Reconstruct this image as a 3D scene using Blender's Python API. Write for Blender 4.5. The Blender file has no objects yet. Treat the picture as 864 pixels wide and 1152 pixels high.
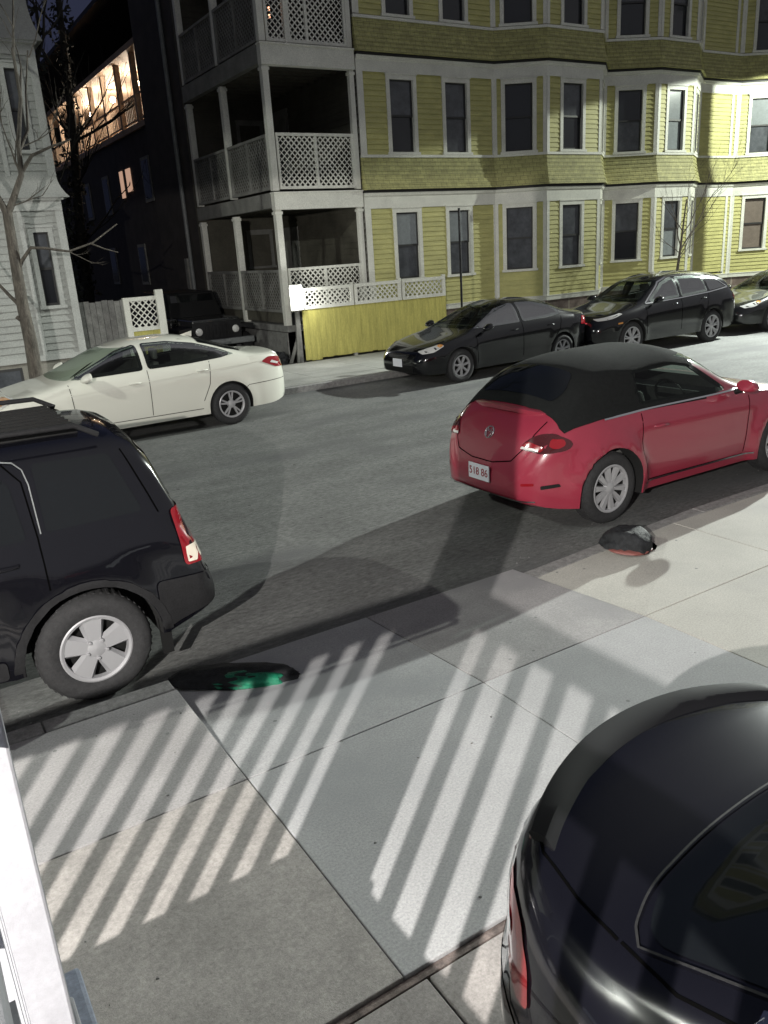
import bpy, bmesh, math, random
import numpy as np
from mathutils import Vector, Matrix
from mathutils.bvhtree import BVHTree
R = math.radians
rnd = random.Random(7)
sc = bpy.context.scene
col = sc.collection

# ------------------------------------------------------------------ camera
cam_d = bpy.data.cameras.new("camera")
cam = bpy.data.objects.new("camera", cam_d); col.objects.link(cam)
cam_d.sensor_fit = 'VERTICAL'; cam_d.sensor_height = 24.0
cam_d.lens = 24.0 * 903.64 / 1152
cam_d.clip_start = 0.05; cam_d.clip_end = 600
_r = Vector((0.84288321, -0.53463107, -0.06097144)); _u = Vector((0.21635677, 0.23297537, 0.94810982)); _f = Vector((0.49268412, 0.81233743, -0.31204208))
cam.matrix_world = Matrix(((_r.x, _u.x, -_f.x, 0), (_r.y, _u.y, -_f.y, 0), (_r.z, _u.z, -_f.z, 2.55), (0, 0, 0, 1)))
sc.camera = cam

# ------------------------------------------------------------------ night sky
w = bpy.data.worlds.new("World"); sc.world = w; w.use_nodes = True
wn = w.node_tree; bg = wn.nodes['Background']
sky = wn.nodes.new('ShaderNodeTexSky'); sky.sky_type = 'NISHITA'; sky.sun_disc = False
sky.sun_elevation = R(-3.0); sky.sun_rotation = R(200)
sky.air_density = 1.0; sky.dust_density = 0.3; sky.ozone_density = 3
glow = wn.nodes.new('ShaderNodeMix'); glow.data_type = 'RGBA'; glow.blend_type = 'ADD'; glow.inputs[0].default_value = 1
# added fill: unseen sky behind the viewer brightened, the sky beyond the houses stays navy
tcw = wn.nodes.new('ShaderNodeTexCoord'); dt = wn.nodes.new('ShaderNodeVectorMath'); dt.operation = 'DOT_PRODUCT'
dt.inputs[1].default_value = (0.42, -0.72, 0.55); wn.links.new(tcw.outputs['Generated'], dt.inputs[0])
rw = wn.nodes.new('ShaderNodeValToRGB'); rw.color_ramp.elements[0].position = .0; rw.color_ramp.elements[1].position = .8
rw.color_ramp.elements[0].color = (.19, .23, .42, 1); rw.color_ramp.elements[1].color = (2.0, 2.0, 2.05, 1)
wn.links.new(dt.outputs['Value'], rw.inputs[0]); wn.links.new(rw.outputs[0], glow.inputs[7])
wn.links.new(sky.outputs[0], glow.inputs[6]); wn.links.new(glow.outputs[2], bg.inputs[0])
bg.inputs[1].default_value = 0.10
vs = sc.view_settings; vs.view_transform = 'Standard'; vs.look = 'None'; vs.gamma = 1; vs.exposure = 0.12; vs.use_curve_mapping = False

# ------------------------------------------------------------------ lamps: key lines to tune
P_PORCH, P_STREET, P_LEFT, P_ROAD_FILL, P_BOX, P_REAR = 3700, 4300, 3000, 25000, 45, 230

# ------------------------------------------------------------------ materials
def mat(name, base, rough=.6, metal=0, coat=0, emit=None, estr=0, spec=.5):
    m = bpy.data.materials.new(name); m.use_nodes = True
    b = m.node_tree.nodes['Principled BSDF']
    b.inputs['Base Color'].default_value = (*base, 1); b.inputs['Roughness'].default_value = rough
    b.inputs['Metallic'].default_value = metal; b.inputs['Coat Weight'].default_value = coat
    b.inputs['Coat Roughness'].default_value = .04
    b.inputs['Specular IOR Level'].default_value = spec
    if emit: b.inputs['Emission Color'].default_value = (*emit, 1); b.inputs['Emission Strength'].default_value = estr
    return m
def nodes(m): return m.node_tree.nodes, m.node_tree.links, m.node_tree.nodes['Principled BSDF']
def mottle(m, c1, c2, scale=3, detail=8, lo=.35, hi=.65, bump=0, bscale=60, rough=None, stretch=None, c3=None, s3=.6, amp=.38):
    """two-colour noise, optional large third tone, optional fine bump; object coordinates"""
    N, L, b = nodes(m)
    tc = N.new('ShaderNodeTexCoord'); mp = N.new('ShaderNodeMapping'); L.new(tc.outputs['Object'], mp.inputs[0])
    if stretch: mp.inputs['Scale'].default_value = stretch
    n = N.new('ShaderNodeTexNoise'); n.inputs['Scale'].default_value = scale; n.inputs['Detail'].default_value = detail; n.inputs['Roughness'].default_value = .65
    L.new(mp.outputs[0], n.inputs[0])
    r = N.new('ShaderNodeValToRGB'); r.color_ramp.elements[0].position = lo; r.color_ramp.elements[1].position = hi
    r.color_ramp.elements[0].color = (*c1, 1); r.color_ramp.elements[1].color = (*c2, 1)
    L.new(n.outputs[0], r.inputs[0]); out = r.outputs[0]
    # fine grain
    g = N.new('ShaderNodeTexNoise'); g.inputs['Scale'].default_value = bscale; g.inputs['Detail'].default_value = 5; g.inputs['Roughness'].default_value = .8
    L.new(mp.outputs[0], g.inputs[0])
    gm = N.new('ShaderNodeMapRange'); gm.inputs[1].default_value = .25; gm.inputs[2].default_value = .75; gm.inputs[3].default_value = 1 - amp; gm.inputs[4].default_value = 1 + amp
    L.new(g.outputs[0], gm.inputs[0])
    mx = N.new('ShaderNodeMix'); mx.data_type = 'RGBA'; mx.blend_type = 'MULTIPLY'; mx.inputs[0].default_value = 1 if bump else .4
    L.new(out, mx.inputs[6]); L.new(gm.outputs[0], mx.inputs[7]); out = mx.outputs[2]
    if c3:
        n3 = N.new('ShaderNodeTexNoise'); n3.inputs['Scale'].default_value = s3; n3.inputs['Detail'].default_value = 6
        L.new(mp.outputs[0], n3.inputs[0])
        r3 = N.new('ShaderNodeValToRGB'); r3.color_ramp.elements[0].position = .52; r3.color_ramp.elements[1].position = .66
        L.new(n3.outputs[0], r3.inputs[0])
        m3 = N.new('ShaderNodeMix'); m3.data_type = 'RGBA'; L.new(r3.outputs[0], m3.inputs[0]); L.new(out, m3.inputs[6]); m3.inputs[7].default_value = (*c3, 1); out = m3.outputs[2]
    L.new(out, b.inputs['Base Color'])
    if bump:
        bp = N.new('ShaderNodeBump'); bp.inputs['Strength'].default_value = bump; bp.inputs['Distance'].default_value = .01
        L.new(g.outputs[0], bp.inputs['Height']); L.new(bp.outputs[0], b.inputs['Normal'])
    return m
def noisy(name, c, var=.25, scale=3, rough=.7, bump=.15, bscale=60, stretch=None, c3=None, s3=.6, amp=.38):
    m = mat(name, c, rough)
    return mottle(m, tuple(v * (1 - var) for v in c), tuple(v * (1 + var) for v in c), scale, bump=bump, bscale=bscale, stretch=stretch, c3=c3, s3=s3, amp=amp)

M = {}
M['asphalt'] = noisy('asphalt', (.112, .114, .110), .22, 2.2, .85, 1.0, 30, c3=(.080, .081, .082), s3=.9, stretch=(.45, 1, 1), amp=.75)
M['concrete_far'] = noisy('concrete_far', (.24, .24, .22), .18, 1.2, .85, .3, 70)
M['slab_a'] = noisy('slab_warm', (.315, .295, .28), .14, 3, .85, .5, 55)
M['slab_b'] = noisy('slab_grey', (.30, .29, .29), .12, 2, .85, .3, 80, c3=(.24, .235, .24), s3=.9)
M['slab_c'] = noisy('slab_pale', (.33, .33, .335), .09, 1.5, .8, .2, 90, c3=(.27, .275, .285), s3=.8)
M['slab_d'] = noisy('slab_light', (.40, .385, .35), .10, 1.3, .8, .2, 90, c3=(.32, .31, .30), s3=.7)
M['drive'] = noisy('driveway', (.28, .26, .25), .2, 2.5, .85, .4, 60)
M['rubble'] = noisy('brick_rubble', (.15, .12, .11), .5, 14, .9, .6, 60)
M['granite'] = noisy('granite_kerb', (.21, .205, .20), .25, 20, .8, .4, 120)
M['dirt'] = noisy('dirt', (.06, .055, .05), .3, 4, .9, .5, 50)
M['yellow'] = noisy('yellow_paint', (.46, .44, .175), .14, 2, .6, .1, 50, stretch=(1, 1, 3))
M['yellow_shingle'] = noisy('yellow_shingle', (.41, .395, .165), .16, 5, .7, .15, 50)
M['yellow_board'] = noisy('yellow_board', (.47, .43, .12), .18, 3, .65, .2, 40, stretch=(4, 4, .5))
M['white'] = noisy('white_trim', (.66, .66, .60), .08, 2, .55, .05, 60)
M['white_shaded'] = noisy('white_shaded', (.20, .20, .185), .2, 3, .7, .1, 60)  # darker copy of the white trim, puts shade into porch sides and recesses
M['house_trim'] = noisy('house_trim', (.40, .41, .39), .1, 2, .6, .05, 50)
M['porch_paint'] = noisy('porch_paint', (.26, .26, .275), .06, 12, .55, .1, 60, amp=.12)
M['house_white'] = noisy('house_white', (.33, .34, .32), .12, 1.2, .65, .08, 50)
M['stone'] = noisy('foundation_stone', (.19, .165, .15), .4, 3, .9, .6, 40)
M['foundation'] = noisy('house_foundation', (.24, .23, .20), .2, 3, .9, .3, 50)
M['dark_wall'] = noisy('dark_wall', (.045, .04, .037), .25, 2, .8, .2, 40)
M['rear_wall'] = noisy('rear_wall', (.11, .075, .055), .25, 3, .8, .2, 40)
M['rear_trim'] = noisy('rear_trim', (.36, .27, .2), .2, 3, .7, .1, 40)
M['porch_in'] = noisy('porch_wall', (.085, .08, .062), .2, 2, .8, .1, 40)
M['belt_dark'] = mat('shadow_roof_dark', (.012, .012, .012), .6)  # near-black of the painted shadow strips, shared with the roof
M['wood_grey'] = noisy('wood_grey', (.20, .20, .19), .25, 6, .8, .2, 40)
M['deck_blue'] = noisy('deck_paint', (.17, .19, .24), .1, 4, .6, .1, 50)
M['bark'] = noisy('bark', (.13, .11, .09), .35, 14, .9, .7, 50, stretch=(1, 1, .25))
M['bark_dark'] = noisy('bark_dark', (.02, .018, .015), .35, 10, .9, .5, 50)
M['pane_dark'] = mat('pane_dark', (.018, .020, .024), .12, spec=.6)
M['pane_blind'] = noisy('pane_blind', (.22, .24, .25), .08, 8, .18, 0, 30)
M['pane_mid'] = noisy('pane_mid', (.075, .08, .09), .25, 4, .15, 0, 30)
M['pane_warm'] = noisy('pane_warm', (.17, .14, .12), .1, 6, .2, 0, 30)
M['sash'] = mat('sash_dark', (.028, .028, .028), .5)
M['tyre'] = noisy('tyre_rubber', (.022, .022, .023), .25, 30, .85, .3, 90)
M['well'] = mat('wheel_well', (.008, .008, .008), .9)
M['rim'] = mat('rim_silver', (.42, .42, .43), .35, .35)
M['rim_dull'] = mat('rim_dull', (.34, .34, .35), .45, .3)
M['glass'] = mat('car_glass', (.006, .007, .008), .04, spec=.7)
M['glass_soft'] = mat('car_glass_hazy', (.03, .034, .030), .3, spec=.4)
def thin_glass(name, tint):
    m = bpy.data.materials.new(name); m.use_nodes = True; N = m.node_tree.nodes; L = m.node_tree.links; N.remove(N['Principled BSDF'])
    t = N.new('ShaderNodeBsdfTransparent'); t.inputs[0].default_value = (*tint, 1); g = N.new('ShaderNodeBsdfGlossy'); g.inputs['Roughness'].default_value = .03; g.inputs[0].default_value = (.9, .9, .9, 1)
    lw = N.new('ShaderNodeFresnel'); lw.inputs[0].default_value = 1.5; mr = N.new('ShaderNodeMath'); mr.operation = 'MULTIPLY'; mr.inputs[1].default_value = .45; L.new(lw.outputs[0], mr.inputs[0])
    mx = N.new('ShaderNodeMixShader'); L.new(mr.outputs[0], mx.inputs[0]); L.new(t.outputs[0], mx.inputs[1]); L.new(g.outputs[0], mx.inputs[2]); L.new(mx.outputs[0], N['Material Output'].inputs[0]); return m
M['clear_glass'] = thin_glass('clear_glass', (.62, .68, .64)); M['tint_glass'] = thin_glass('tinted_glass', (.35, .38, .37))
M['interior'] = noisy('interior_cloth', (.045, .045, .045), .15, 10, .85, .2, 90); M['seat_cloth'] = noisy('seat_cloth', (.11, .11, .105), .15, 10, .85, .2, 90)
M['black_trim'] = mat('black_trim', (.010, .010, .010), .5, spec=.25)
M['seam'] = mat('panel_gap', (.002, .002, .002), .9, spec=0)
M['chrome'] = mat('chrome', (.75, .75, .76), .15, 1)
M['plastic'] = noisy('grey_plastic', (.018, .018, .019), .12, 8, .6, .1, 90)
M['red_lens'] = mat('red_lens', (.24, .008, .014), .12, coat=1)
M['dark_lens'] = mat('smoked_lens', (.06, .012, .014), .1, coat=1)
M['clear_lens'] = mat('clear_lens', (.62, .62, .60), .12, coat=1)
M['amber'] = mat('amber_lens', (.7, .3, .06), .2, coat=1)
M['plate'] = mat('plate_white', (.72, .73, .78), .4)
M['plate_text'] = mat('plate_text', (.32, .04, .05), .5)
M['bag_black'] = noisy('bag_black', (.022, .023, .025), .4, 14, .62, .6, 60)
M['bag_green'] = noisy('bag_green', (.008, .14, .075), .5, 12, .35, .6, 60)
M['bag_red'] = mat('bag_red', (.20, .07, .06), .5)
M['metal_grey'] = noisy('galvanised', (.16, .17, .17), .15, 6, .5, .1, 60)
def paint(name, c, rough=.25, metal=0): return mat(name, c, rough, metal, coat=1)
M['p_black'] = paint('paint_black', (.003, .003, .004), .18); M['p_red'] = paint('paint_red', (.27, .026, .048), .3)
M['p_white'] = paint('paint_white', (.70, .70, .62), .35); M['p_grey'] = paint('paint_dark_grey', (.012, .013, .013))
M['p_black2'] = paint('paint_blue_black', (.004, .004, .006), .2)
M['p_jeep'] = paint('paint_jeep_black', (.004, .004, .006), .2)
M['softtop'] = noisy('softtop_cloth', (.011, .012, .012), .15, 30, .95, .3, 200)
def lampmat(name, c, s): return mat(name, (.8, .8, .8), .5, emit=c, estr=s)
M['glow_white'] = lampmat('glow_white', (1, 1, .97), 9)
M['glow_warm'] = lampmat('glow_warm', (1, .72, .42), 30)
M['glow_dim'] = lampmat('glow_dim', (1, .60, .40), .42)
M['glow_street'] = lampmat('glow_street', (.95, 1, .85), 40)

def spots(m, scale, rad, keep, dark, cracks=0):
    """gum spots / oil drips (small round) and optional hairline cracks, all fixed to the surface"""
    N, L, b = nodes(m); tc = N.new('ShaderNodeTexCoord'); src = b.inputs['Base Color'].links[0].from_socket
    v = N.new('ShaderNodeTexVoronoi'); v.voronoi_dimensions = '2D'; v.inputs['Scale'].default_value = scale; L.new(tc.outputs['Object'], v.inputs['Vector'])
    lt = N.new('ShaderNodeMath'); lt.operation = 'LESS_THAN'; lt.inputs[1].default_value = rad; L.new(v.outputs['Distance'], lt.inputs[0])
    sp = N.new('ShaderNodeSeparateColor'); L.new(v.outputs['Color'], sp.inputs[0]); gt = N.new('ShaderNodeMath'); gt.operation = 'GREATER_THAN'; gt.inputs[1].default_value = keep; L.new(sp.outputs[0], gt.inputs[0])
    mu = N.new('ShaderNodeMath'); mu.operation = 'MULTIPLY'; L.new(lt.outputs[0], mu.inputs[0]); L.new(gt.outputs[0], mu.inputs[1]); fac = mu.outputs[0]
    if cracks:
        ns = N.new('ShaderNodeTexNoise'); ns.inputs['Scale'].default_value = 1.6; ns.inputs['Detail'].default_value = 8; L.new(tc.outputs['Object'], ns.inputs[0])
        ad = N.new('ShaderNodeVectorMath'); ad.operation = 'MULTIPLY_ADD'; ad.inputs[1].default_value = (.55, .55, 0); L.new(ns.outputs['Color'], ad.inputs[0]); L.new(tc.outputs['Object'], ad.inputs[2])
        vc = N.new('ShaderNodeTexVoronoi'); vc.voronoi_dimensions = '2D'; vc.feature = 'DISTANCE_TO_EDGE'; vc.inputs['Scale'].default_value = cracks; L.new(ad.outputs[0], vc.inputs['Vector'])
        l2 = N.new('ShaderNodeMapRange'); l2.inputs[1].default_value = .002; l2.inputs[2].default_value = .010; l2.inputs[3].default_value = 1; l2.inputs[4].default_value = 0; L.new(vc.outputs[0], l2.inputs[0])
        n2 = N.new('ShaderNodeTexNoise'); n2.inputs['Scale'].default_value = .5; L.new(tc.outputs['Object'], n2.inputs[0]); g2 = N.new('ShaderNodeMapRange'); g2.inputs[1].default_value = .48; g2.inputs[2].default_value = .56; L.new(n2.outputs[0], g2.inputs[0])
        m2 = N.new('ShaderNodeMath'); m2.operation = 'MULTIPLY'; L.new(l2.outputs[0], m2.inputs[0]); L.new(g2.outputs[0], m2.inputs[1])
        mxm = N.new('ShaderNodeMath'); mxm.operation = 'MAXIMUM'; L.new(fac, mxm.inputs[0]); L.new(m2.outputs[0], mxm.inputs[1]); fac = mxm.outputs[0]
    mx = N.new('ShaderNodeMix'); mx.data_type = 'RGBA'; L.new(fac, mx.inputs[0]); L.new(src, mx.inputs[6]); mx.inputs[7].default_value = (*dark, 1); L.new(mx.outputs[2], b.inputs['Base Color'])
for _k in ('slab_a', 'slab_b', 'slab_c', 'slab_d', 'drive'): spots(M[_k], 5.5, .06, .96, (.18, .18, .18))
spots(M['asphalt'], 2.6, .05, .92, (.045, .045, .045))
# ------------------------------------------------------------------ helpers
def link(name, me, m, parent=None, smooth=None):
    o = bpy.data.objects.new(name, me); col.objects.link(o)
    if m is not None:
        ms = m if isinstance(m, (list, tuple)) else [m]
        for q in ms: me.materials.append(q)
    if parent: o.parent = parent
    if smooth is not None:
        for p in me.polygons: p.use_smooth = True
        if smooth < 180: me.set_sharp_from_angle(angle=R(smooth))
    return o
def thing(name, label, cat, loc=(0, 0, 0), rotz=0, group=None):
    o = bpy.data.objects.new(name, None); col.objects.link(o); o.location = loc; o.rotation_euler = (0, 0, rotz)
    o.empty_display_size = .1
    return tag(o, label, cat, group)
def tag(o, label, cat, group=None, kind=None):
    o['label'] = label; o['category'] = cat
    if group: o['group'] = group
    if kind: o['kind'] = kind
    return o
def struct(o): o['kind'] = 'structure'; return o

class MB:
    """collects boxes, bars, tubes and quads, links them as one mesh"""
    def __init__(s): s.v = []; s.f = []
    def add(s, vs_, fs):
        n = len(s.v); s.v += [tuple(v) for v in vs_]; s.f += [tuple(i + n for i in f) for f in fs]; return s
    def hexa(s, p):
        return s.add(p, [(0, 3, 2, 1), (4, 5, 6, 7), (0, 1, 5, 4), (1, 2, 6, 5), (2, 3, 7, 6), (3, 0, 4, 7)])
    def box(s, x0, x1, y0, y1, z0, z1):
        return s.hexa([(x0, y0, z0), (x1, y0, z0), (x1, y1, z0), (x0, y1, z0), (x0, y0, z1), (x1, y0, z1), (x1, y1, z1), (x0, y1, z1)])
    def quad(s, a, b, c, d): return s.add([a, b, c, d], [(0, 1, 2, 3)])
    def tube(s, pts, rad, n=8, cap=True):
        pts = [Vector(p) for p in pts]; rs = rad if isinstance(rad, (list, tuple)) else [rad] * len(pts)
        base = len(s.v); up = Vector((0, 0, 1)); prev = None
        for i, p in enumerate(pts):
            d = (pts[min(i + 1, len(pts) - 1)] - pts[max(i - 1, 0)]).normalized()
            if prev is None:
                a = d.cross(up)
                if a.length < .05: a = d.cross(Vector((1, 0, 0)))
                a.normalize()
            else: a = (prev - d * prev.dot(d)).normalized()
            prev = a; b = d.cross(a)
            for k in range(n):
                t = 2 * math.pi * k / n; s.v.append(tuple(p + (a * math.cos(t) + b * math.sin(t)) * rs[i]))
        for i in range(len(pts) - 1):
            for k in range(n):
                s.f.append((base + i * n + k, base + i * n + (k + 1) % n, base + (i + 1) * n + (k + 1) % n, base + (i + 1) * n + k))
        if cap:
            s.f.append(tuple(base + k for k in range(n))[::-1]); e = base + (len(pts) - 1) * n; s.f.append(tuple(e + k for k in range(n)))
        return s
    def lathe(s, prof, axis='y', n=40, c=(0, 0, 0), closed=False):
        base = len(s.v); m = len(prof)
        for k in range(n):
            t = 2 * math.pi * k / n
            for (r, a) in prof:
                if axis == 'y': s.v.append((c[0] + r * math.cos(t), c[1] + a, c[2] + r * math.sin(t)))
                else: s.v.append((c[0] + r * math.cos(t), c[1] + r * math.sin(t), c[2] + a))
        for k in range(n):
            for i in range(m if closed else m - 1):
                a0 = base + k * m + i; a1 = base + k * m + (i + 1) % m; b0 = base + ((k + 1) % n) * m + i; b1 = base + ((k + 1) % n) * m + (i + 1) % m
                s.f.append((a0, b0, b1, a1))
        return s
    def prism(s, poly, y0, y1):   # polygon in xz extruded along y
        n = len(poly); b = len(s.v)
        s.v += [(x, y0, z) for x, z in poly] + [(x, y1, z) for x, z in poly]
        s.f.append(tuple(b + i for i in range(n))[::-1]); s.f.append(tuple(b + n + i for i in range(n)))
        for i in range(n): j = (i + 1) % n; s.f.append((b + i, b + j, b + n + j, b + n + i))
        return s
    def mesh(s, name, fix=True):
        me = bpy.data.meshes.new(name); me.from_pydata(s.v, [], s.f); me.update()
        if fix:
            bm = bmesh.new(); bm.from_mesh(me); bmesh.ops.recalc_face_normals(bm, faces=bm.faces); bm.to_mesh(me); bm.free()
        return me
    def build(s, name, m, parent=None, smooth=None, bevel=0):
        me = s.mesh(name)
        if bevel:
            bm = bmesh.new(); bm.from_mesh(me); bmesh.ops.bevel(bm, geom=list(bm.edges), offset=bevel, segments=2, affect='EDGES', profile=.5)
            bm.to_mesh(me); bm.free()
        return link(name, me, m, parent, smooth)

class Frame:
    """a wall frame: origin o, unit direction u (horizontal), outward normal n; places boxes in (u, depth, z)"""
    def __init__(s, a, b):
        s.a = Vector((a[0], a[1], 0)); d = Vector((b[0] - a[0], b[1] - a[1], 0)); s.len = d.length; s.u = d.normalized(); s.n = Vector((s.u.y, -s.u.x, 0))
    def p(s, u, d, z): v = s.a + s.u * u + s.n * d; return (v.x, v.y, z)
    def box(s, mb, u0, u1, d0, d1, z0, z1):
        mb.hexa([s.p(u0, d1, z0), s.p(u1, d1, z0), s.p(u1, d0, z0), s.p(u0, d0, z0), s.p(u0, d1, z1), s.p(u1, d1, z1), s.p(u1, d0, z1), s.p(u0, d0, z1)])
    def siding(s, mb, u0, u1, z0, z1, pitch=.115, lap=.024):
        z = z0
        while z < z1 - .01:
            zt = min(z + pitch, z1)
            mb.quad(s.p(u0, lap, z), s.p(u1, lap, z), s.p(u1, .003, zt), s.p(u0, .003, zt))
            mb.quad(s.p(u0, 0, z), s.p(u1, 0, z), s.p(u1, lap, z), s.p(u0, lap, z))
            z = zt
def wall_with_windows(fr, mb, u0, u1, z0, z1, wins, pitch=.115):
    """lap siding leaving rectangular openings (u0,u1,z0,z1)"""
    us = sorted({u0, u1, *[x for w_ in wins for x in w_[:2]]})
    for a, b in zip(us[:-1], us[1:]):
        if a < u0 - 1e-6 or b > u1 + 1e-6: continue
        m_ = (a + b) / 2; ints = sorted([(w_[2], w_[3]) for w_ in wins if w_[0] < m_ < w_[1]])
        z = z0
        for (c, d) in ints + [(z1, z1)]:
            if c > z + .02:
                k0 = round((z - z0) / pitch) * pitch + z0
                fr.siding(mb, a, b, z, c, pitch)
            z = d
def window(fr, parent, u0, u1, z0, z1, top='pane_mid', bot='pane_dark', trim='white', fw=.10, label=None, head=True):
    """glass opening u0..u1,z0..z1 with a proud frame, two sashes and panes set back"""
    f = MB()
    fr.box(f, u0 - fw, u0, -.06, .035, z0 - .02, z1 + fw); fr.box(f, u1, u1 + fw, -.06, .035, z0 - .02, z1 + fw)
    fr.box(f, u0, u1, -.06, .035, z1, z1 + fw)
    if head: fr.box(f, u0 - fw - .02, u1 + fw + .02, 0, .06, z1 + fw, z1 + fw + .03)
    fr.box(f, u0 - fw - .03, u1 + fw + .03, -.06, .07, z0 - .08, z0 - .02)
    fo = f.build('window', M[trim], parent)
    s = MB(); zm = (z0 + z1) / 2; t = .035
    for (a, b, dd) in ((z0 - .02, zm + .02, -.055), (zm - .02, z1, -.03)):
        fr.box(s, u0, u0 + t, dd - .03, dd, a, b); fr.box(s, u1 - t, u1, dd - .03, dd, a, b)
        fr.box(s, u0 + t, u1 - t, dd - .03, dd, a, a + t + .01); fr.box(s, u0 + t, u1 - t, dd - .03, dd, b - t, b)
    s.build('sash', M['sash'], fo)
    for (a, b, dd, mm) in ((z0, zm, -.072, bot), (zm, z1, -.047, top)):
        g = MB(); fr.box(g, u0 + .01, u1 - .01, dd - .008, dd, a, b); g.build('pane', M[mm], fo)
    return fo
def lattice(fr, mb, u0, u1, z0, z1, d=.0, pitch=.095, w_=.032, th=.008):
    """two layers of diagonal laths clipped to the rectangle"""
    W, H = u1 - u0, z1 - z0
    for sgn, dd in ((1, d), (-1, d + th)):
        k = -H
        step = pitch * math.sqrt(2)
        while k < W:
            # line u = k + t (t 0..H), z = t  (or mirrored)
            t0 = max(0, -k); t1 = min(H, W - k)
            if t1 - t0 > .02:
                hw = w_ / 2 * math.sqrt(2)
                pts = [(k + t0, t0), (k + t1, t1)]
                q = [(pts[0][0] - hw, pts[0][1]), (pts[0][0] + hw, pts[0][1]), (pts[1][0] + hw, pts[1][1]), (pts[1][0] - hw, pts[1][1])]
                q = [(min(max(a, 0), W), b) for a, b in q]
                if sgn < 0: q = [(W - a, b) for a, b in q]
                mb.hexa([fr.p(u0 + a, dd + th, z0 + b) for a, b in q] + [fr.p(u0 + a, dd, z0 + b) for a, b in q])
            k += step
def railing_panel(fr, parent, u0, u1, z0, z1, d=0, mid=True, m='white', name='railing', fr_w=.06):
    r = MB()
    fr.box(r, u0, u1, d - .02, d + .05, z1 - fr_w, z1); fr.box(r, u0, u1, d - .02, d + .05, z0, z0 + fr_w)
    fr.box(r, u0, u0 + fr_w, d - .015, d + .045, z0 + fr_w, z1 - fr_w); fr.box(r, u1 - fr_w, u1, d - .015, d + .045, z0 + fr_w, z1 - fr_w)
    if mid: um = (u0 + u1) / 2; fr.box(r, um - .03, um + .03, d - .012, d + .042, z0 + fr_w, z1 - fr_w)
    ro = r.build(name, M[m], parent)
    l = MB(); lattice(fr, l, u0 + fr_w, u1 - fr_w, z0 + fr_w, z1 - fr_w, d + .002)
    l.build('lattice', M[m], ro)
    return ro
def point(name, loc, power, colr, rad=.05, parent=None):
    d = bpy.data.lights.new(name, 'POINT'); d.energy = power; d.color = colr; d.shadow_soft_size = rad
    o = bpy.data.objects.new(name, d); col.objects.link(o); o.location = loc
    if parent: o.parent = parent
    return o
def spot(name, loc, power, colr, rad, ang, blend, parent=None):
    d = bpy.data.lights.new(name, 'SPOT'); d.energy = power; d.color = colr; d.shadow_soft_size = rad; d.spot_size = R(ang); d.spot_blend = blend
    o = bpy.data.objects.new(name, d); col.objects.link(o); o.location = loc
    if parent: o.parent = parent
    return o
for _m in ('p_black', 'p_black2', 'p_jeep'): M[_m].node_tree.nodes['Principled BSDF'].inputs['Specular IOR Level'].default_value = .25
M['softtop'].node_tree.nodes['Principled BSDF'].inputs['Specular IOR Level'].default_value = .15
for _m, _s in (('bag_black', .15), ('plastic', .12), ('bag_green', .3)): M[_m].node_tree.nodes['Principled BSDF'].inputs['Specular IOR Level'].default_value = _s

# ================================================================== GROUND
g = MB(); g.box(-150, 250, -150, 350, -.6, -.03); struct(g.build('ground', M['dirt']))
g = MB(); g.box(-60, 120, 4.50, 13.97, -.03, 0)
struct(g.build('road', M['asphalt']))
# near side: slabs with real gaps
SX = [-12, -9, -6, -3.2, -1.05, 1.105, 2.595, 3.985, 5.60, 7.1, 8.7, 10.3, 12, 14, 17]
def top_z(x, y):
    return .10
def slab(x0, x1, y0, y1, m, drop=False, ramp=False):
    gp = .0035; x0 += gp; x1 -= gp; y0 += gp; y1 -= gp
    zt = .02 if drop else .10
    zl = .022 if ramp else zt
    b = MB(); b.hexa([(x0, y0, -.05), (x1, y0, -.05), (x1, y1, -.05), (x0, y1, -.05), (x0, y0, .10), (x1, y0, .10), (x1, y1, zt), (x0, y1, zl)])
    o = b.build('sidewalk', M[m], bevel=.004); struct(o)
for i in range(len(SX) - 1):
    x0, x1 = SX[i], SX[i + 1]
    cut = 1.1 < (x0 + x1) / 2 < 3.98
    if x1 < 1.2: a, b_ = 'slab_a', 'slab_b'
    elif x1 < 4.1: a, b_ = 'slab_c', 'slab_c' if x1 < 2.7 else 'slab_b'
    else: a, b_ = 'slab_d', 'slab_d'
    slab(x0, x1, 1.885, 3.28, a if not (1.1 < x0 < 1.2) else 'slab_c')
    slab(x0, x1, 3.28, 4.62 if cut else 4.36, b_, drop=cut, ramp=3.9 < x0 < 4.1)
x = -14.0
while x < 18:
    x1 = min(x + 2.05, 1.10) if x < 1.10 else x + 2.05
    if x < 1.10 or x >= 3.98:
        b = MB(); za, zc = (.024, .103) if 3.9 < x < 4.1 else (.103, .103); X0, X1 = x + .004, x1 - .004; b.hexa([(X0, 4.365, -.05), (X1, 4.365, -.05), (X1, 4.50, -.05), (X0, 4.50, -.05), (X0, 4.365, za), (X1, 4.365, zc), (X1, 4.50, zc), (X0, 4.50, za)]); struct(b.build('kerb', M['granite'], bevel=.008))
    if x1 >= 1.10 and x < 1.10: x = 3.985
    else: x = x1
b = MB(); b.box(-14, 18, 1.853, 1.885, -.05, .085); struct(b.build('joint_strip', M['rubble']))
for (x0, x1, y0, y1) in ((.55, 1.18, -4, 1.853), (1.18, 3.4, -.2, 1.853), (1.18, 3.4, -4, -.2), (3.4, 9, -4, 1.853), (-8, .55, .9, 1.853)):
    b = MB(); b.box(x0 + .006, x1 - .006, y0 + .006, y1 - .006, -.05, .085); struct(b.build('driveway', M['drive'], bevel=.004))
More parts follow.
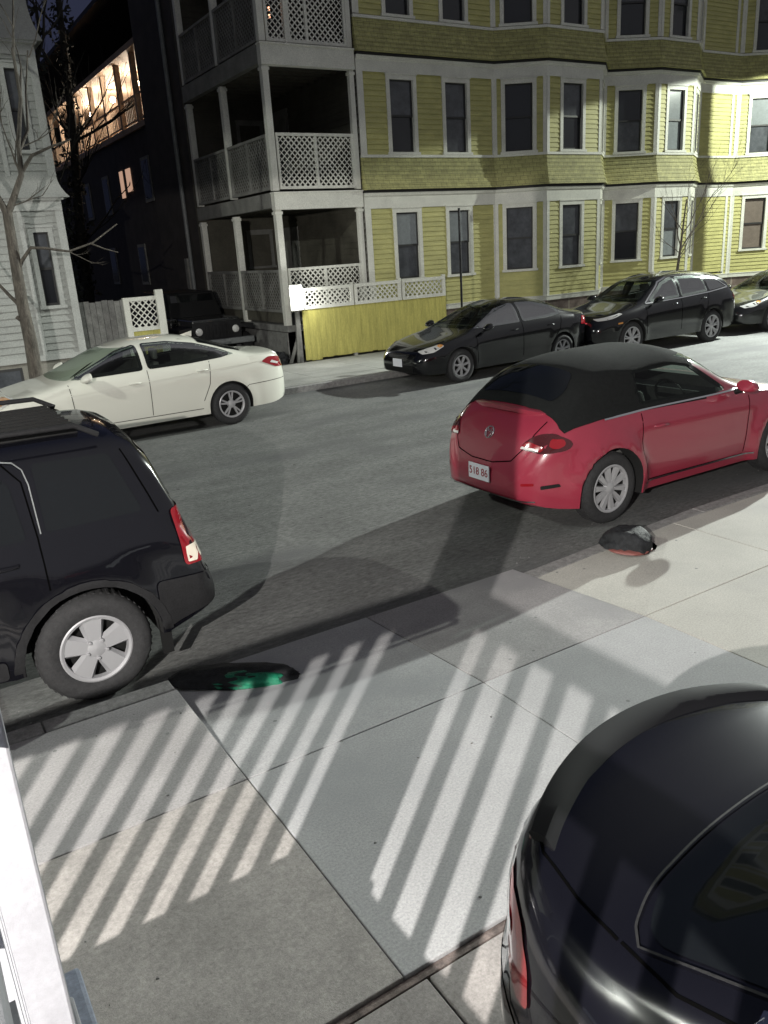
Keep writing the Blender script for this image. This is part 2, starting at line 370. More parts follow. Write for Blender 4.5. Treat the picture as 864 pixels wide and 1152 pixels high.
# far side
x = -30
while x < 60:
    b = MB(); b.box(x + .005, x + 1.495, 14.12, 15.6, -.05, .12); b.box(x + .005, x + 1.495, 15.61, 17.05, -.05, .12)
    struct(b.build('far_sidewalk', M['concrete_far']))
    x += 1.5
b = MB(); b.box(-30, 60, 13.97, 14.115, -.05, .115); struct(b.build('far_kerb', M['granite'], bevel=.01))
b = MB(); b.box(-30, 60, 17.055, 60, -.05, .08); struct(b.build('back_yard', M['dirt']))
b = MB()
for k in range(120):
    if rnd.random() < .5: x, y, z = rnd.uniform(-1, 7.5), rnd.uniform(1.9, 4.3), .1
    else: x, y, z = rnd.uniform(-1, 9), rnd.uniform(4.7, 5.1), 0
    if 1.1 < x < 4 and y > 3.28: continue
    s = rnd.uniform(.002, .006); q = [(x + s * rnd.uniform(.5, 1.3) * a, y + s * rnd.uniform(.5, 1.3) * c, z) for a, c in ((-1, -1), (1, -1), (1, 1), (-1, 1))]
    b.hexa(q + [(x + (vx - x) * .6, y + (vy - y) * .6, z + s * .9) for vx, vy, _ in q])
o = b.build('grit', M['granite']); tag(o, 'loose grit and small stones scattered over the pavement and gutter', 'grit', kind='stuff')

# ================================================================== CARS
def pchip(xs, ys):
    xs = np.array(xs, float); ys = np.array(ys, float); h = np.diff(xs); dl = np.diff(ys) / h; d = np.zeros(len(xs))
    for i in range(1, len(xs) - 1):
        if dl[i - 1] * dl[i] > 0:
            w1 = 2 * h[i] + h[i - 1]; w2 = h[i] + 2 * h[i - 1]; d[i] = (w1 + w2) / (w1 / dl[i - 1] + w2 / dl[i])
    d[0] = dl[0]; d[-1] = dl[-1]
    def f(x):
        x = min(max(x, xs[0]), xs[-1]); i = min(max(int(np.searchsorted(xs, x)) - 1, 0), len(h) - 1); t = (x - xs[i]) / h[i]
        return float((2 * t**3 - 3 * t**2 + 1) * ys[i] + (t**3 - 2 * t**2 + t) * h[i] * d[i] + (-2 * t**3 + 3 * t**2) * ys[i + 1] + (t**3 - t**2) * h[i] * d[i + 1])
    return f
def roundpoly(poly, r=.04, n=4):
    out = []; m = len(poly)
    for i in range(m):
        p0, p, p1 = Vector(poly[i - 1]), Vector(poly[i]), Vector(poly[(i + 1) % m])
        a = p0 - p; b = p1 - p; rr = min(r, a.length * .45, b.length * .45); a = p + a.normalized() * rr; b = p + b.normalized() * rr
        for k in range(n + 1):
            t = k / n; q = a * (1 - t)**2 + p * 2 * t * (1 - t) + b * t * t; out.append((q.x, q.y))
    return out
class Car:
    def __init__(s, name, label, S, loc, rotz, group=None, cat='car'):
        s.S = S; s.root = thing(name, label, cat, loc, rotz, group)
        s.T = pchip(*zip(*S['top'])); s.B = pchip(*zip(*S['belt'])); s.Z = pchip(*zip(*S['bot'])); s.W = pchip(*zip(*S['plan']))
        L = S['L']; s.L = L
        xs = np.unique(np.concatenate([np.array([0, .015, .04, .08, .13, .2, .28, .36]), np.linspace(.45, L - .45, 70), L - np.array([.36, .28, .2, .13, .08, .04, .015, 0])]))
        s.xs = xs; nl = 9; nu = 22
        rows = []
        for x in xs: rows.append(s.section(x, nl, nu))
        n = len(rows[0]); V = []; F = []
        for r_ in rows: V += r_
        for i in range(len(xs) - 1):
            for j in range(n - 1):
                a = i * n + j; F.append((a, a + n, a + n + 1, a + 1))
            F.append((i * n + n - 1, (i + 1) * n + n - 1, (i + 1) * n, i * n))     # underside strip
        F.append(tuple(range(n))); F.append(tuple((len(xs) - 1) * n + j for j in range(n))[::-1])
        me = bpy.data.meshes.new('body'); me.from_pydata(V, [], F); me.update()
        bm = bmesh.new(); bm.from_mesh(me); bmesh.ops.recalc_face_normals(bm, faces=bm.faces); bm.to_mesh(me)
        s.bvh = BVHTree.FromBMesh(bm); bm.free()
        # wheel arches
        body = bpy.data.objects.new('body', me); col.objects.link(body)
        cut = MB(); cabs = []
        if S.get('cab'):
            cb = S['cab']; q = MB(); st = np.linspace(cb['x'][0], cb['x'][1], 9)
            for x in st:
                T = s.T(x); B = min(s.B(x), T - .012); W = s.W(x); zt = T - .05
                ys = [abs(y) for (_, y, z) in s.section(x, 4, 22) if z >= zt - .05]; wt = max(.05, (max(ys) if ys else .3) - .10)
                w0 = W * .93 - .07; zz = max(min(B, zt - .05), .6)
                q.v += [(x, -w0, .52), (x, w0, .52), (x, w0, zz), (x, min(wt, w0 - .01), zt), (x, -min(wt, w0 - .01), zt), (x, -w0, zz)]
            for i in range(8):
                for j in range(6): q.f.append((i * 6 + j, i * 6 + (j + 1) % 6, i * 6 + 6 + (j + 1) % 6, i * 6 + 6 + j))
            q.f.append(tuple(range(6))); q.f.append(tuple(48 + j for j in range(6))); cabs.append((q, 1))
            for pl_ in cb['side']:
                q = MB(); q.prism(roundpoly(pl_, .03), -1.5, 1.5); cabs.append((q, 2))
            for (pl_, xa, xb) in cb.get('ends', []):
                q = MB(); n_ = len(pl_); q.v += [(xa, a, b) for a, b in pl_] + [(xb, a, b) for a, b in pl_]; q.f += [tuple(range(n_)), tuple(n_ + k for k in range(n_))] + [(k, (k + 1) % n_, n_ + (k + 1) % n_, n_ + k) for k in range(n_)]; cabs.append((q, 2))
            for (pl_, za) in cb.get('tops', []):
                q = MB(); n_ = len(pl_); q.v += [(a, b, za) for a, b in pl_] + [(a, b, 2.2) for a, b in pl_]; q.f += [tuple(range(n_)), tuple(n_ + k for k in range(n_))] + [(k, (k + 1) % n_, n_ + (k + 1) % n_, n_ + k) for k in range(n_)]; cabs.append((q, 2))
        for wx in S['wheels']:
            for sd in (-1, 1):
                c = MB(); y0, y1 = (.50, 1.3) if sd > 0 else (-1.3, -.50)
                zc = S['r']; ra = S['ra']
                poly = [(wx + ra * math.cos(t), zc + S.get('rz', 0) + ra * math.sin(t)) for t in np.linspace(0, math.pi, 25)] + [(wx - ra * .97, -.2), (wx + ra * .97, -.2)]
                cut.prism(poly, y0, y1)
        cme = cut.mesh('cut'); cme.materials.append(S['paint']); cme.materials.append(M['well'])
        for p in cme.polygons: p.material_index = 1
        co = bpy.data.objects.new('cut', cme); col.objects.link(co)
        me.materials.append(S['paint']); me.materials.append(M['well']); me.materials.append(M['interior'])
        extra = []
        for (q, mi) in cabs:
            m_ = q.mesh('cut')
            for k_ in ('_p', '_w', '_i'): pass
            m_.materials.append(S['paint']); m_.materials.append(M['well']); m_.materials.append(M['interior'])
            for p in m_.polygons: p.material_index = 2
            eo = bpy.data.objects.new('cut', m_); col.objects.link(eo); extra.append(eo)
            mo = body.modifiers.new('c', 'BOOLEAN'); mo.object = eo; mo.operation = 'DIFFERENCE'; mo.solver = 'EXACT'
        if extra: me.materials.append(S['paint']) if 0 else None
        md = body.modifiers.new('b', 'BOOLEAN'); md.object = co; md.operation = 'DIFFERENCE'; md.solver = 'EXACT'
        dg = bpy.context.evaluated_depsgraph_get(); me2 = bpy.data.meshes.new_from_object(body.evaluated_get(dg))
        body.modifiers.clear(); body.data = me2; bpy.data.objects.remove(co)
        for eo in extra: bpy.data.objects.remove(eo)
        for p in me2.polygons: p.use_smooth = True
        me2.set_sharp_from_angle(angle=R(42))
        body.parent = s.root; s.body = body
        if S.get('cab'): s.interior()
        if S.get('fabric'):
            fx0, fx1 = S['fabric']; bm = bmesh.new(); bm.from_mesh(me2); keep = []
            for f in bm.faces:
                c_ = f.calc_center_median()
                if f.material_index == 0 and fx0 < c_.x < fx1 and c_.z > min(s.B(c_.x), s.T(c_.x) - .012) + .002 and f.normal.dot(Vector((0, c_.y, c_.z - .8))) > 0: keep.append(f)
            b2 = bm.copy(); idx = {f.index for f in keep}
            bmesh.ops.delete(bm, geom=keep, context='FACES'); bm.to_mesh(me2); bm.free()
            b2.faces.ensure_lookup_table(); bmesh.ops.delete(b2, geom=[f for f in b2.faces if f.index not in idx], context='FACES')
            for v in b2.verts: v.co += v.normal * .006
            fm = bpy.data.meshes.new('fabric_roof'); b2.to_mesh(fm); b2.free(); fo = link('fabric_roof', fm, None, s.root)
            for f in fm.polygons: f.material_index = 0
            fm.materials.clear(); fm.materials.append(M['softtop'])
    def interior(s):
        for pl_ in s.S['cab']['side']:
            rp = roundpoly(pl_, .03)
            for sd in (1, -1): s.strip('window_seal', rp + [rp[0]], .050, M['black_trim'], 'side', sd, off=.0025)
        cb = s.S['cab']; xs_ = cb['seats']; zs = .52; hz = cb.get('h', 0)
        def seat(x, y, w_, hd=True):
            q = MB()
            q.hexa([(x - .50, y - w_, zs), (x, y - w_, zs), (x, y + w_, zs), (x - .50, y + w_, zs), (x - .50, y - w_, zs + .16), (x, y - w_, zs + .10), (x, y + w_, zs + .10), (x - .50, y + w_, zs + .16)])
            q.hexa([(x - .06, y - w_, zs + .08), (x + .08, y - w_, zs + .08), (x + .08, y + w_, zs + .08), (x - .06, y + w_, zs + .08), (x + .10, y - w_ * .8, zs + .58 + hz), (x + .19, y - w_ * .8, zs + .58 + hz), (x + .19, y + w_ * .8, zs + .58 + hz), (x + .10, y + w_ * .8, zs + .58 + hz)])
            so = q.build('seat', M['seat_cloth'], s.root, 60, bevel=.03)
            for yy in ((y,) if hd == True else hd):
                h_ = MB(); h_.box(x + .12, x + .20, yy - .12, yy + .12, zs + .61 + hz, zs + .77 + hz); h_.build('headrest', M['seat_cloth'], so, 60, bevel=.025)
        for y in (-.36, .36): seat(xs_[0], y, .25)
        seat(xs_[1], 0, .58, (-.36, .36))
        d = MB(); x0 = cb['x'][0]; z0 = min(s.T(x0) - .06, .98); d.box(x0 + .02, x0 + .32, -.66, .66, .56, z0); d.build('dashboard', M['interior'], s.root, bevel=.02)
        w_ = MB(); w_.lathe([(.17, 0), (.183, .012), (.196, 0), (.183, -.012)], 'y', 28, closed=True); w_.box(-.17, .17, -.008, .008, -.02, .02); w_.box(-.02, .02, -.008, .008, -.17, 0)
        yw = cb.get('drive', 1) * .36; o = w_.build('steering_wheel', M['black_trim'], s.root, 60); o.location = (x0 + .46, yw, z0 - .04); o.rotation_euler = (0, R(0), R(90)); o.rotation_euler = (Matrix.Rotation(R(22), 4, 'Y') @ Matrix.Rotation(R(90), 4, 'Z')).to_euler()
    def section(s, x, nl, nu, v0=None):
        S = s.S; T = s.T(x); B = min(s.B(x), T - .012); Z = s.Z(x); W = s.W(x)
        gh = max(0, min(1, (T - B) / .4)); p = 2.0 + S.get('box', 2.6) * gh; q = 2.0 + .6 * gh; lean = S.get('lean', .22) * gh
        half = []
        if v0 is None:
            half.append((W * .86, Z))
            for k in range(nl):
                v = k / (nl - 1); z = Z + .02 + (B - Z - .02) * v
                prof = .955 + .045 * math.sin(math.pi * min(1, v * 1.0 + .02)) ** .7 + (.012 * math.exp(-((v - .80) / .10)**2)) - .02 * max(0, v - .9) * 10
                y = W * prof
                for wx in S['wheels']:
                    d = math.hypot(x - wx, z - S['r']); fl = S.get('flare', .02)
                    y += fl * math.exp(-((d - S['ra'] - .03) / .07)**2) * (1 if z > S['r'] * .4 else .6)
                if S.get('bulge') and x > s.L - .8: y += S['bulge'] * max(0, min(1, (.66 - z) / .05)) * min(1, (x - s.L + .8) / .3)
                half.append((y, z))
            Ws = half[-1][0]
        else: Ws = W * (.955 - .02)
        sh = S.get('shoulder', .965) if gh > .3 else 1 - (1 - S.get('shoulder', .965)) * gh / .3
        t0 = 0 if v0 is None else v0
        for k in range(1 if v0 is None else 0, nu):
            t = t0 + (math.pi / 2 - t0) * k / (nu - 1); v = math.sin(t)**(2 / p)
            y = Ws * (sh if v > 0 else 1) * (1 - lean * v) * max(0, math.cos(t))**(2 / q)
            half.append((y, B + (T - B) * v))
        half[-1] = (0, T)
        return [(x, y, z) for y, z in half] + [(x, -y, z) for y, z in half[-2::-1]]
    def cast(s, p, d):
        h_ = s.bvh.ray_cast(Vector(p), Vector(d))
        if h_[0] is None:
            q = s.bvh.find_nearest(Vector(p) + Vector(d) * (5 - 0)); q = s.bvh.find_nearest(Vector(p) + Vector(d) * 4.2)
            return q[0], q[1]
        return h_[0], h_[1]
    def patch(s, name, poly, m, view='side', side=1, off=.004, grid=.06, parent=None, rr=.03, raw=False, thick=.0):
        pl_ = poly if raw else roundpoly(poly, rr)
        bm = bmesh.new(); vs_ = [bm.verts.new((a, b, 0)) for a, b in pl_]; bm.faces.new(vs_)
        ax = [min(a for a, b in pl_), max(a for a, b in pl_)]; bx = [min(b for a, b in pl_), max(b for a, b in pl_)]
        for k in range(2):
            lo, hi = (ax, bx)[k]; c = lo + grid
            while c < hi:
                bmesh.ops.bisect_plane(bm, geom=list(bm.verts) + list(bm.edges) + list(bm.faces), plane_co=((c, 0, 0), (0, c, 0))[k], plane_no=((1, 0, 0), (0, 1, 0))[k]); c += grid
        for v in bm.verts:
            a, b = v.co.x, v.co.y
            if view == 'side': o_, d = (a, 3 * side, b), (0, -side, 0)
            elif view == 'front': o_, d = (-2, a, b), (1, 0, 0)
            elif view == 'rear': o_, d = (s.L + 2, a, b), (-1, 0, 0)
            else: o_, d = (a, b, 4), (0, 0, -1)
            P_, n_ = s.cast(o_, d); v.co = P_ + n_ * off
        bmesh.ops.triangulate(bm, faces=[f for f in bm.faces if len(f.verts) > 4])
        if thick:
            pass
        me = bpy.data.meshes.new(name); bm.to_mesh(me); bm.free()
        return link(name, me, m, parent or s.root, 60)
    def strip(s, name, pts, wd, m, view='side', side=1, off=.003, parent=None):
        # thin strip along a polyline, densified
        P_ = []
        for a, b in zip(pts[:-1], pts[1:]):
            n = max(1, int(math.hypot(b[0] - a[0], b[1] - a[1]) / .05))
            P_ += [(a[0] + (b[0] - a[0]) * k / n, a[1] + (b[1] - a[1]) * k / n) for k in range(n)]
        P_.append(pts[-1]); mb = MB(); LL = []
        for i, q in enumerate(P_):
            a = P_[max(i - 1, 0)]; c = P_[min(i + 1, len(P_) - 1)]; dx, dy = c[0] - a[0], c[1] - a[1]; l = math.hypot(dx, dy) or 1; nx, ny = -dy / l * wd / 2, dx / l * wd / 2
            row = []
            for (u, v) in ((q[0] + nx, q[1] + ny), (q[0] - nx, q[1] - ny)):
                if view == 'side': o_, d = (u, 3 * side, v), (0, -side, 0)
                elif view == 'front': o_, d = (-2, u, v), (1, 0, 0)
                elif view == 'rear': o_, d = (s.L + 2, u, v), (-1, 0, 0)
                else: o_, d = (u, v, 4), (0, 0, -1)
                h_, n_ = s.cast(o_, d); row.append(tuple(h_ + n_ * off))
            LL.append(row)
        for i in range(len(LL) - 1): mb.quad(LL[i][0], LL[i][1], LL[i + 1][1], LL[i + 1][0])
        return link(name, mb.mesh(name, False), m, parent or s.root, 60)
    def wheels(s, style, rimmat=None, yw=None):
        S = s.S; r = S['r']; wd = .215; rr = S['rr']; Y = yw or (S['plan_max'] - .02)
        prof_t = [(rr - .005, -.015), (rr + .012, 0), (rr + (r - rr) * .45, .006), (r - .035, .0), (r - .012, -.02), (r, -.05), (r, -wd + .05), (r - .02, -wd + .01), (rr, -wd)]
        for wx in S['wheels']:
            for sd in (1, -1):
                c = thing_part('wheel', s.root); c.location = (wx, sd * Y, r); c.rotation_euler = (0, 0, 0 if sd > 0 else math.pi)
                hub = MB(); hub.lathe([(0.001, -.10), (rr * .97, -.10), (rr * .98, -.03), (rr * .96, -.03), (rr * .94, -.09), (0.001, -.09)], n=32)
                me = hub.mesh('wheel'); w_ = link('wheel', me, M['black_trim'], s.root, 40)
                w_.location = c.location; w_.rotation_euler = c.rotation_euler; bpy.data.objects.remove(c)
                t = MB(); t.lathe(prof_t, n=48)
                # tread grooves
                for k in range(48):
                    a = 2 * math.pi * k / 48
                    ca, sa = math.cos(a), math.sin(a); ta = (-sa, ca)
                    q = []
                    for rad_ in (r - .004, r + .003):
                        for (yy, dt) in ((-.045, -.012), (-.045, .004), (-wd + .05, .016), (-wd + .05, 0)):
                            q.append((rad_ * ca + ta[0] * dt, yy, rad_ * sa + ta[1] * dt))
                    t.hexa(q)
                link('tyre', t.mesh('tyre'), M['tyre'], w_, 35)
                rm = MB(); rm.lathe([(rr - .028, -.05), (rr - .024, -.012), (rr - .008, -.006), (rr + .002, -.010), (rr - .004, -.02)], n=48)
                n_sp, ws, twin = style[:3]
                for k in range(n_sp):
                    a = 2 * math.pi * (k + .25) / n_sp
                    for tw in ((-1, 1) if twin else (0,)):
                        aa = a + tw * twin; ab = a + tw * twin * .55
                        r0, r1 = .045, rr - .016
                        d0 = (math.cos(ab), math.sin(ab)); d1 = (math.cos(aa), math.sin(aa))
                        w0, w1 = ws * style[3], ws
                        def pt(rad, d, off, y): return (rad * d[0] - off * d[1], y, rad * d[1] + off * d[0])
                        q = [pt(r0, d0, -w0, -.05), pt(r0, d0, w0, -.05), pt(r1, d1, w1, -.045), pt(r1, d1, -w1, -.045), pt(r0, d0, -w0 * .7, -.018), pt(r0, d0, w0 * .7, -.018), pt(r1, d1, w1 * .7, -.016), pt(r1, d1, -w1 * .7, -.016)]
                        rm.hexa([q[i] for i in (0, 1, 2, 3, 4, 5, 6, 7)])
                rm.lathe([(.001, -.008), (.03, -.010), (.055, -.018), (.07, -.05)], n=24)
                for k in range(5):
                    a = 2 * math.pi * (k + .75) / 5; cx, cz = .052 * math.cos(a), .052 * math.sin(a)
                    if len(style) > 4: cx, cz = cx * 1.15, cz * 1.15; rm.lathe([(.001, .0), (.011, -.002), (.012, -.03)], n=8, c=(cx, 0, cz))
                link('rim', rm.mesh('rim'), rimmat or M['rim'], w_, 35)
def thing_part(name, parent):
    o = bpy.data.objects.new(name, None); col.objects.link(o); o.parent = parent; return o
def plan(L, W, f=.72, r=.75, fe=.5, re=.5):
    return [(0, W * f * .86), (.03, W * f), (fe * .4, W * (f + (1 - f) * .62)), (fe, W * .975), (fe * 2.2, W), (L / 2, W), (L - re * 2.0, W * .995), (L - re, W * .97), (L - re * .4, W * (r + (1 - r) * .60)), (L - .03, W * r), (L, W * r * .86)]
def bottom(L, z=.2):
    return [(0, z + .14), (.04, z + .05), (.3, z), (L - .4, z + .02), (L - .06, z + .1), (L, z + .2)]
def mirror(c, x, z, m, sides=(1, -1)):
    for sd in sides:
        y = c.S['plan_max'] * .93
        bm = bmesh.new(); bmesh.ops.create_uvsphere(bm, u_segments=16, v_segments=10, radius=1)
        for v in bm.verts:
            q = v.co; v.co = (q.x * .10 + .04 * q.z, q.y * .11, (q.z * .075) * (1 if q.z > 0 else .8))
            if v.co.x > .045: v.co.x = .045
        me = bpy.data.meshes.new('mirror'); bm.to_mesh(me); bm.free()
        o = link('mirror', me, m, c.root, 50); o.location = (x, sd * (y + .13), z)
        a = MB(); a.tube([(0, -sd * .13, -.06), (0, -sd * .04, -.03), (0, 0, 0)], [.03, .022, .03]); a.build('arm', M['black_trim'], o, 60)
def handle(c, x, z, m, side):
    h_, n_ = c.cast((x, 3 * side, z), (0, -side, 0))
    b = MB(); y = abs(h_.y); s_ = side
    b.tube([(x - .09, s_ * (y - .005), z), (x - .075, s_ * (y + .022), z), (x, s_ * (y + .032), z + .004), (x + .075, s_ * (y + .022), z), (x + .09, s_ * (y - .005), z)], [.009, .012, .013, .012, .009], 8)
    return b.build('door_handle', m, c.root, 60)
def plate(c, end, y, z, text=True, w_=.30, h_=.152, blank=None, tilt=0):
    o_, d = ((-2, y, z), (1, 0, 0)) if end == 'front' else ((c.L + 2, y, z), (-1, 0, 0))
    P_, n_ = c.cast(o_, d); s_ = -1 if end == 'front' else 1; x = P_.x + s_ * .022
    b = MB(); b.box(min(x, x - s_ * .01), max(x, x - s_ * .01), y - w_ / 2, y + w_ / 2, z - h_ / 2, z + h_ / 2)
    o = b.build('licence_plate', M['plate'], c.root, bevel=.003)
    if text:
        cu = bpy.data.curves.new('t', 'FONT'); cu.body = text; cu.size = .10; cu.align_x = 'CENTER'; cu.align_y = 'CENTER'; cu.extrude = .001
        t = bpy.data.objects.new('t', cu); col.objects.link(t); dg = bpy.context.evaluated_depsgraph_get()
        me = bpy.data.meshes.new_from_object(t.evaluated_get(dg)); bpy.data.objects.remove(t)
        sx = w_ * .88 / max(.01, max(v.co.x for v in me.vertices) - min(v.co.x for v in me.vertices))
        for v in me.vertices: v.co.x *= sx; v.co.y *= 1.05
        q = link('plate_number', me, M['plate_text'], o); q.location = (x + s_ * .002, y, z)
        q.rotation_euler = (math.pi / 2, 0, math.pi / 2 if s_ > 0 else -math.pi / 2)
    return o
def common(c, side_glass, wind, rear, doors, handles, glass='glass', trim=None, wglass=None):
    S = c.S
    if S.get('cab') and glass == 'glass': glass = 'clear_glass'; wglass = 'clear_glass'
    for sd in (1, -1):
        for poly in side_glass: c.patch('window', poly, M[glass], 'side', sd, off=.006)
        if trim:
            for pts in trim: c.strip('window_trim', pts, .022, M['chrome'], 'side', sd, off=.008)
        for pts in doors: c.strip('door_seam', pts, .009, M['seam'], 'side', sd)
        for x, z in handles: handle(c, x, z, S.get('hmat', S['paint']), sd)
    if wind: c.patch('windscreen', wind, M[wglass or glass], 'front', off=.006)
    if rear: c.patch('rear_window', rear, M[glass], 'rear', off=.006)

M['spoiler'] = mat('spoiler_black', (.006, .006, .007), .6, spec=.12)
# ---- foreground black sedan in the drive (nose towards the house, tail towards the street)
L = 4.65
S = dict(L=L, r=.33, rr=.22, ra=.37, wheels=(.92, 3.60), plan_max=.86, paint=M['p_black2'], lean=.24, flare=.012, shoulder=.975, bulge=.035,
  top=[(0, .55), (.06, .65), (.35, .78), (1.0, .90), (1.3, .94), (2.1, 1.29), (2.5, 1.36), (2.95, 1.36), (3.45, 1.25), (3.82, 1.12), (4.07, 1.03), (4.2, 1.018), (4.40, 1.02), (4.50, 1.02), (4.545, .98), (4.60, .85), (4.64, .70), (4.65, .55)],
  belt=[(0, .50), (.3, .70), (1.0, .84), (2.0, .90), (3.2, .93), (4.0, .935), (4.40, .93), (4.55, .88), (4.6, .78), (4.65, .5)], bot=bottom(L),
  plan=[(0, .5), (.03, .60), (.2, .76), (.5, .84), (1.0, .86), (3.6, .86), (3.95, .84), (4.15, .80), (4.30, .735), (4.42, .65), (4.52, .54), (4.58, .44), (4.62, .35), (4.65, .25)])
c = Car('black_sedan', 'glossy black sedan in the drive, nearest the viewer, tail towards the pavement', S, (1.77, 1.56 - L, .085), R(90))
c.wheels((5, .03, .10, .8))
sg = [[(1.45, .95), (2.12, 1.24), (2.45, 1.30), (2.62, 1.30), (2.62, .96)], [(2.68, .96), (2.68, 1.30), (3.0, 1.29), (3.35, 1.19), (3.66, 1.06), (3.55, .99), (3.2, .965)]]
common(c, sg, [(-.68, .93), (-.52, 1.29), (.52, 1.29), (.68, .93)], None, [[(1.32, .35), (1.32, .88)], [(2.65, .35), (2.65, .98)], [(3.45, .60), (3.58, .95)], [(1.32, .33), (3.15, .33)]], [(2.45, .85), (3.35, .88)])
gl = c.patch('rear_window', [(3.36, -.54), (3.36, .54), (3.68, .60), (3.98, .64), (4.06, .50), (4.10, .25), (4.11, 0), (4.10, -.25), (4.06, -.50), (3.98, -.64), (3.68, -.60)], M['glass'], 'top', off=.004, rr=.08)
c.strip('window_trim', [(3.68, .615), (3.98, .66)] + roundpoly([(4.0, .665), (4.075, .52), (4.115, .27), (4.13, 0), (4.115, -.27), (4.075, -.52), (4.0, -.665)], .16, 8)[5:-5] + [(3.98, -.66), (3.68, -.615)], .006, M['plastic'], 'top', off=.007)
for sd in (1, -1):
    c.strip('boot_seam', [(4.03, sd * .67), (4.18, sd * .645), (4.34, sd * .60), (4.44, sd * .53)], .007, M['seam'], 'top')
    c.strip('roof_seam', [(2.2, sd * .57), (2.8, sd * .60), (3.4, sd * .655), (3.85, sd * .70), (4.02, sd * .67)], .007, M['seam'], 'top')
    lamp = c.patch('tail_light', [(4.19, .71), (4.24, .66), (4.34, .66), (4.48, .72), (4.585, .79), (4.57, .85), (4.44, .872), (4.28, .868), (4.20, .81)], M['red_lens'], 'side', sd, off=.006)
    c.patch('lamp_insert', [(4.36, .73), (4.46, .77), (4.55, .82), (4.42, .835), (4.33, .80)], M['dark_lens'], 'side', sd, off=.009, parent=lamp)
    c.strip('bumper_seam', [(3.97, .62), (4.2, .62), (4.52, .60)], .008, M['seam'], 'side', sd)
c.strip('bumper_seam', [(-.55, .62), (.55, .62)], .008, M['seam'], 'rear')
# raised lip spoiler on the boot lid
sp = MB(); pr = []
for k in range(33):
    t = -1 + 2 * k / 32; y = .58 * t; xo = 4.605 - .55 * y * y; zi = c.cast((xo - .13, y, 3), (0, 0, -1))[0].z
    pr.append([(xo - .10, y, zi - .004), (xo - .065, y, zi + .016), (xo - .01, y, zi + .022 - .02 * abs(t)**6), (xo, y, zi + .008 - .02 * abs(t)**6), (xo - .03, y, zi - .03), (xo - .10, y, zi - .05)])
n0 = 0
for row in pr: sp.v += row
for k in range(32):
    for j in range(6): sp.f.append((k * 6 + j, k * 6 + (j + 1) % 6, (k + 1) * 6 + (j + 1) % 6, (k + 1) * 6 + j))
sp.f.append((5, 4, 3, 2, 1, 0)); sp.f.append(tuple(32 * 6 + j for j in range(6)))
sp.build('spoiler', M['spoiler'], c.root, 35)
for sd in (1, -1):
    c.strip('side_window_trim', [(1.5, .945), (3.2, .955), (3.55, .98), (3.70, 1.07)], .020, M['chrome'], 'side', sd, off=.010)
    c.strip('side_window_trim', [(2.12, 1.26), (2.62, 1.32), (3.0, 1.31), (3.35, 1.21), (3.70, 1.075)], .012, M['chrome'], 'side', sd, off=.010)
mirror(c, 1.62, .98, M['p_black2']); plate(c, 'rear', 0, .80, None)

# ---- boxy black SUV at the near kerb
L = 4.42
S = dict(L=L, r=.345, rr=.215, ra=.41, wheels=(.98, 3.615), plan_max=.875, paint=M['p_jeep'], lean=.12, box=5.5, flare=.028, shoulder=.985,
  top=[(0, .85), (.05, .97), (.5, 1.03), (1.1, 1.10), (1.25, 1.13), (1.80, 1.55), (2.05, 1.625), (2.5, 1.64), (3.6, 1.635), (3.98, 1.62), (4.10, 1.57), (4.18, 1.36), (4.27, 1.12), (4.315, .98), (4.35, .80), (4.41, .62), (4.42, .55)],
  belt=[(0, .8), (.4, .95), (1.1, 1.02), (3.5, 1.06), (4.1, 1.06), (4.25, .98), (4.35, .72), (4.42, .5)], bot=[(0, .45), (.05, .34), (.4, .27), (L - .45, .30), (L - .06, .40), (L, .44)],
  plan=[(0, .70), (.04, .78), (.3, .85), (.7, .87), (4.05, .87), (4.25, .868), (4.34, .855), (4.39, .83), (4.42, .77)])
c = Car('boxy_suv', 'boxy black SUV with roof rails and five-spoke steel wheel parked at the near kerb', S, (.66 - 3.52, 5.545, 0), 0)
c.wheels((5, .084, 0, .56, 1), M['rim_dull'])
sg = [[(1.45, 1.12), (1.86, 1.48), (2.05, 1.52), (2.45, 1.52), (2.45, 1.10)], [(2.52, 1.10), (2.52, 1.52), (3.22, 1.52), (3.33, 1.42), (3.36, 1.10)], [(3.47, 1.12), (3.47, 1.50), (3.90, 1.49), (4.03, 1.13)]]
common(c, sg, [(-.70, 1.14), (-.60, 1.52), (.60, 1.52), (.70, 1.14)], [(-.66, 1.14), (-.58, 1.50), (.58, 1.50), (.66, 1.14)], [[(1.4, .42), (1.4, 1.05)], [(2.485, .42), (2.485, 1.55)], [(3.42, .80), (3.42, 1.1), (3.40, 1.42), (3.30, 1.55)], [(3.98, 1.50), (4.08, 1.22), (4.12, 1.1)]], [(2.3, .98), (3.2, .98)])
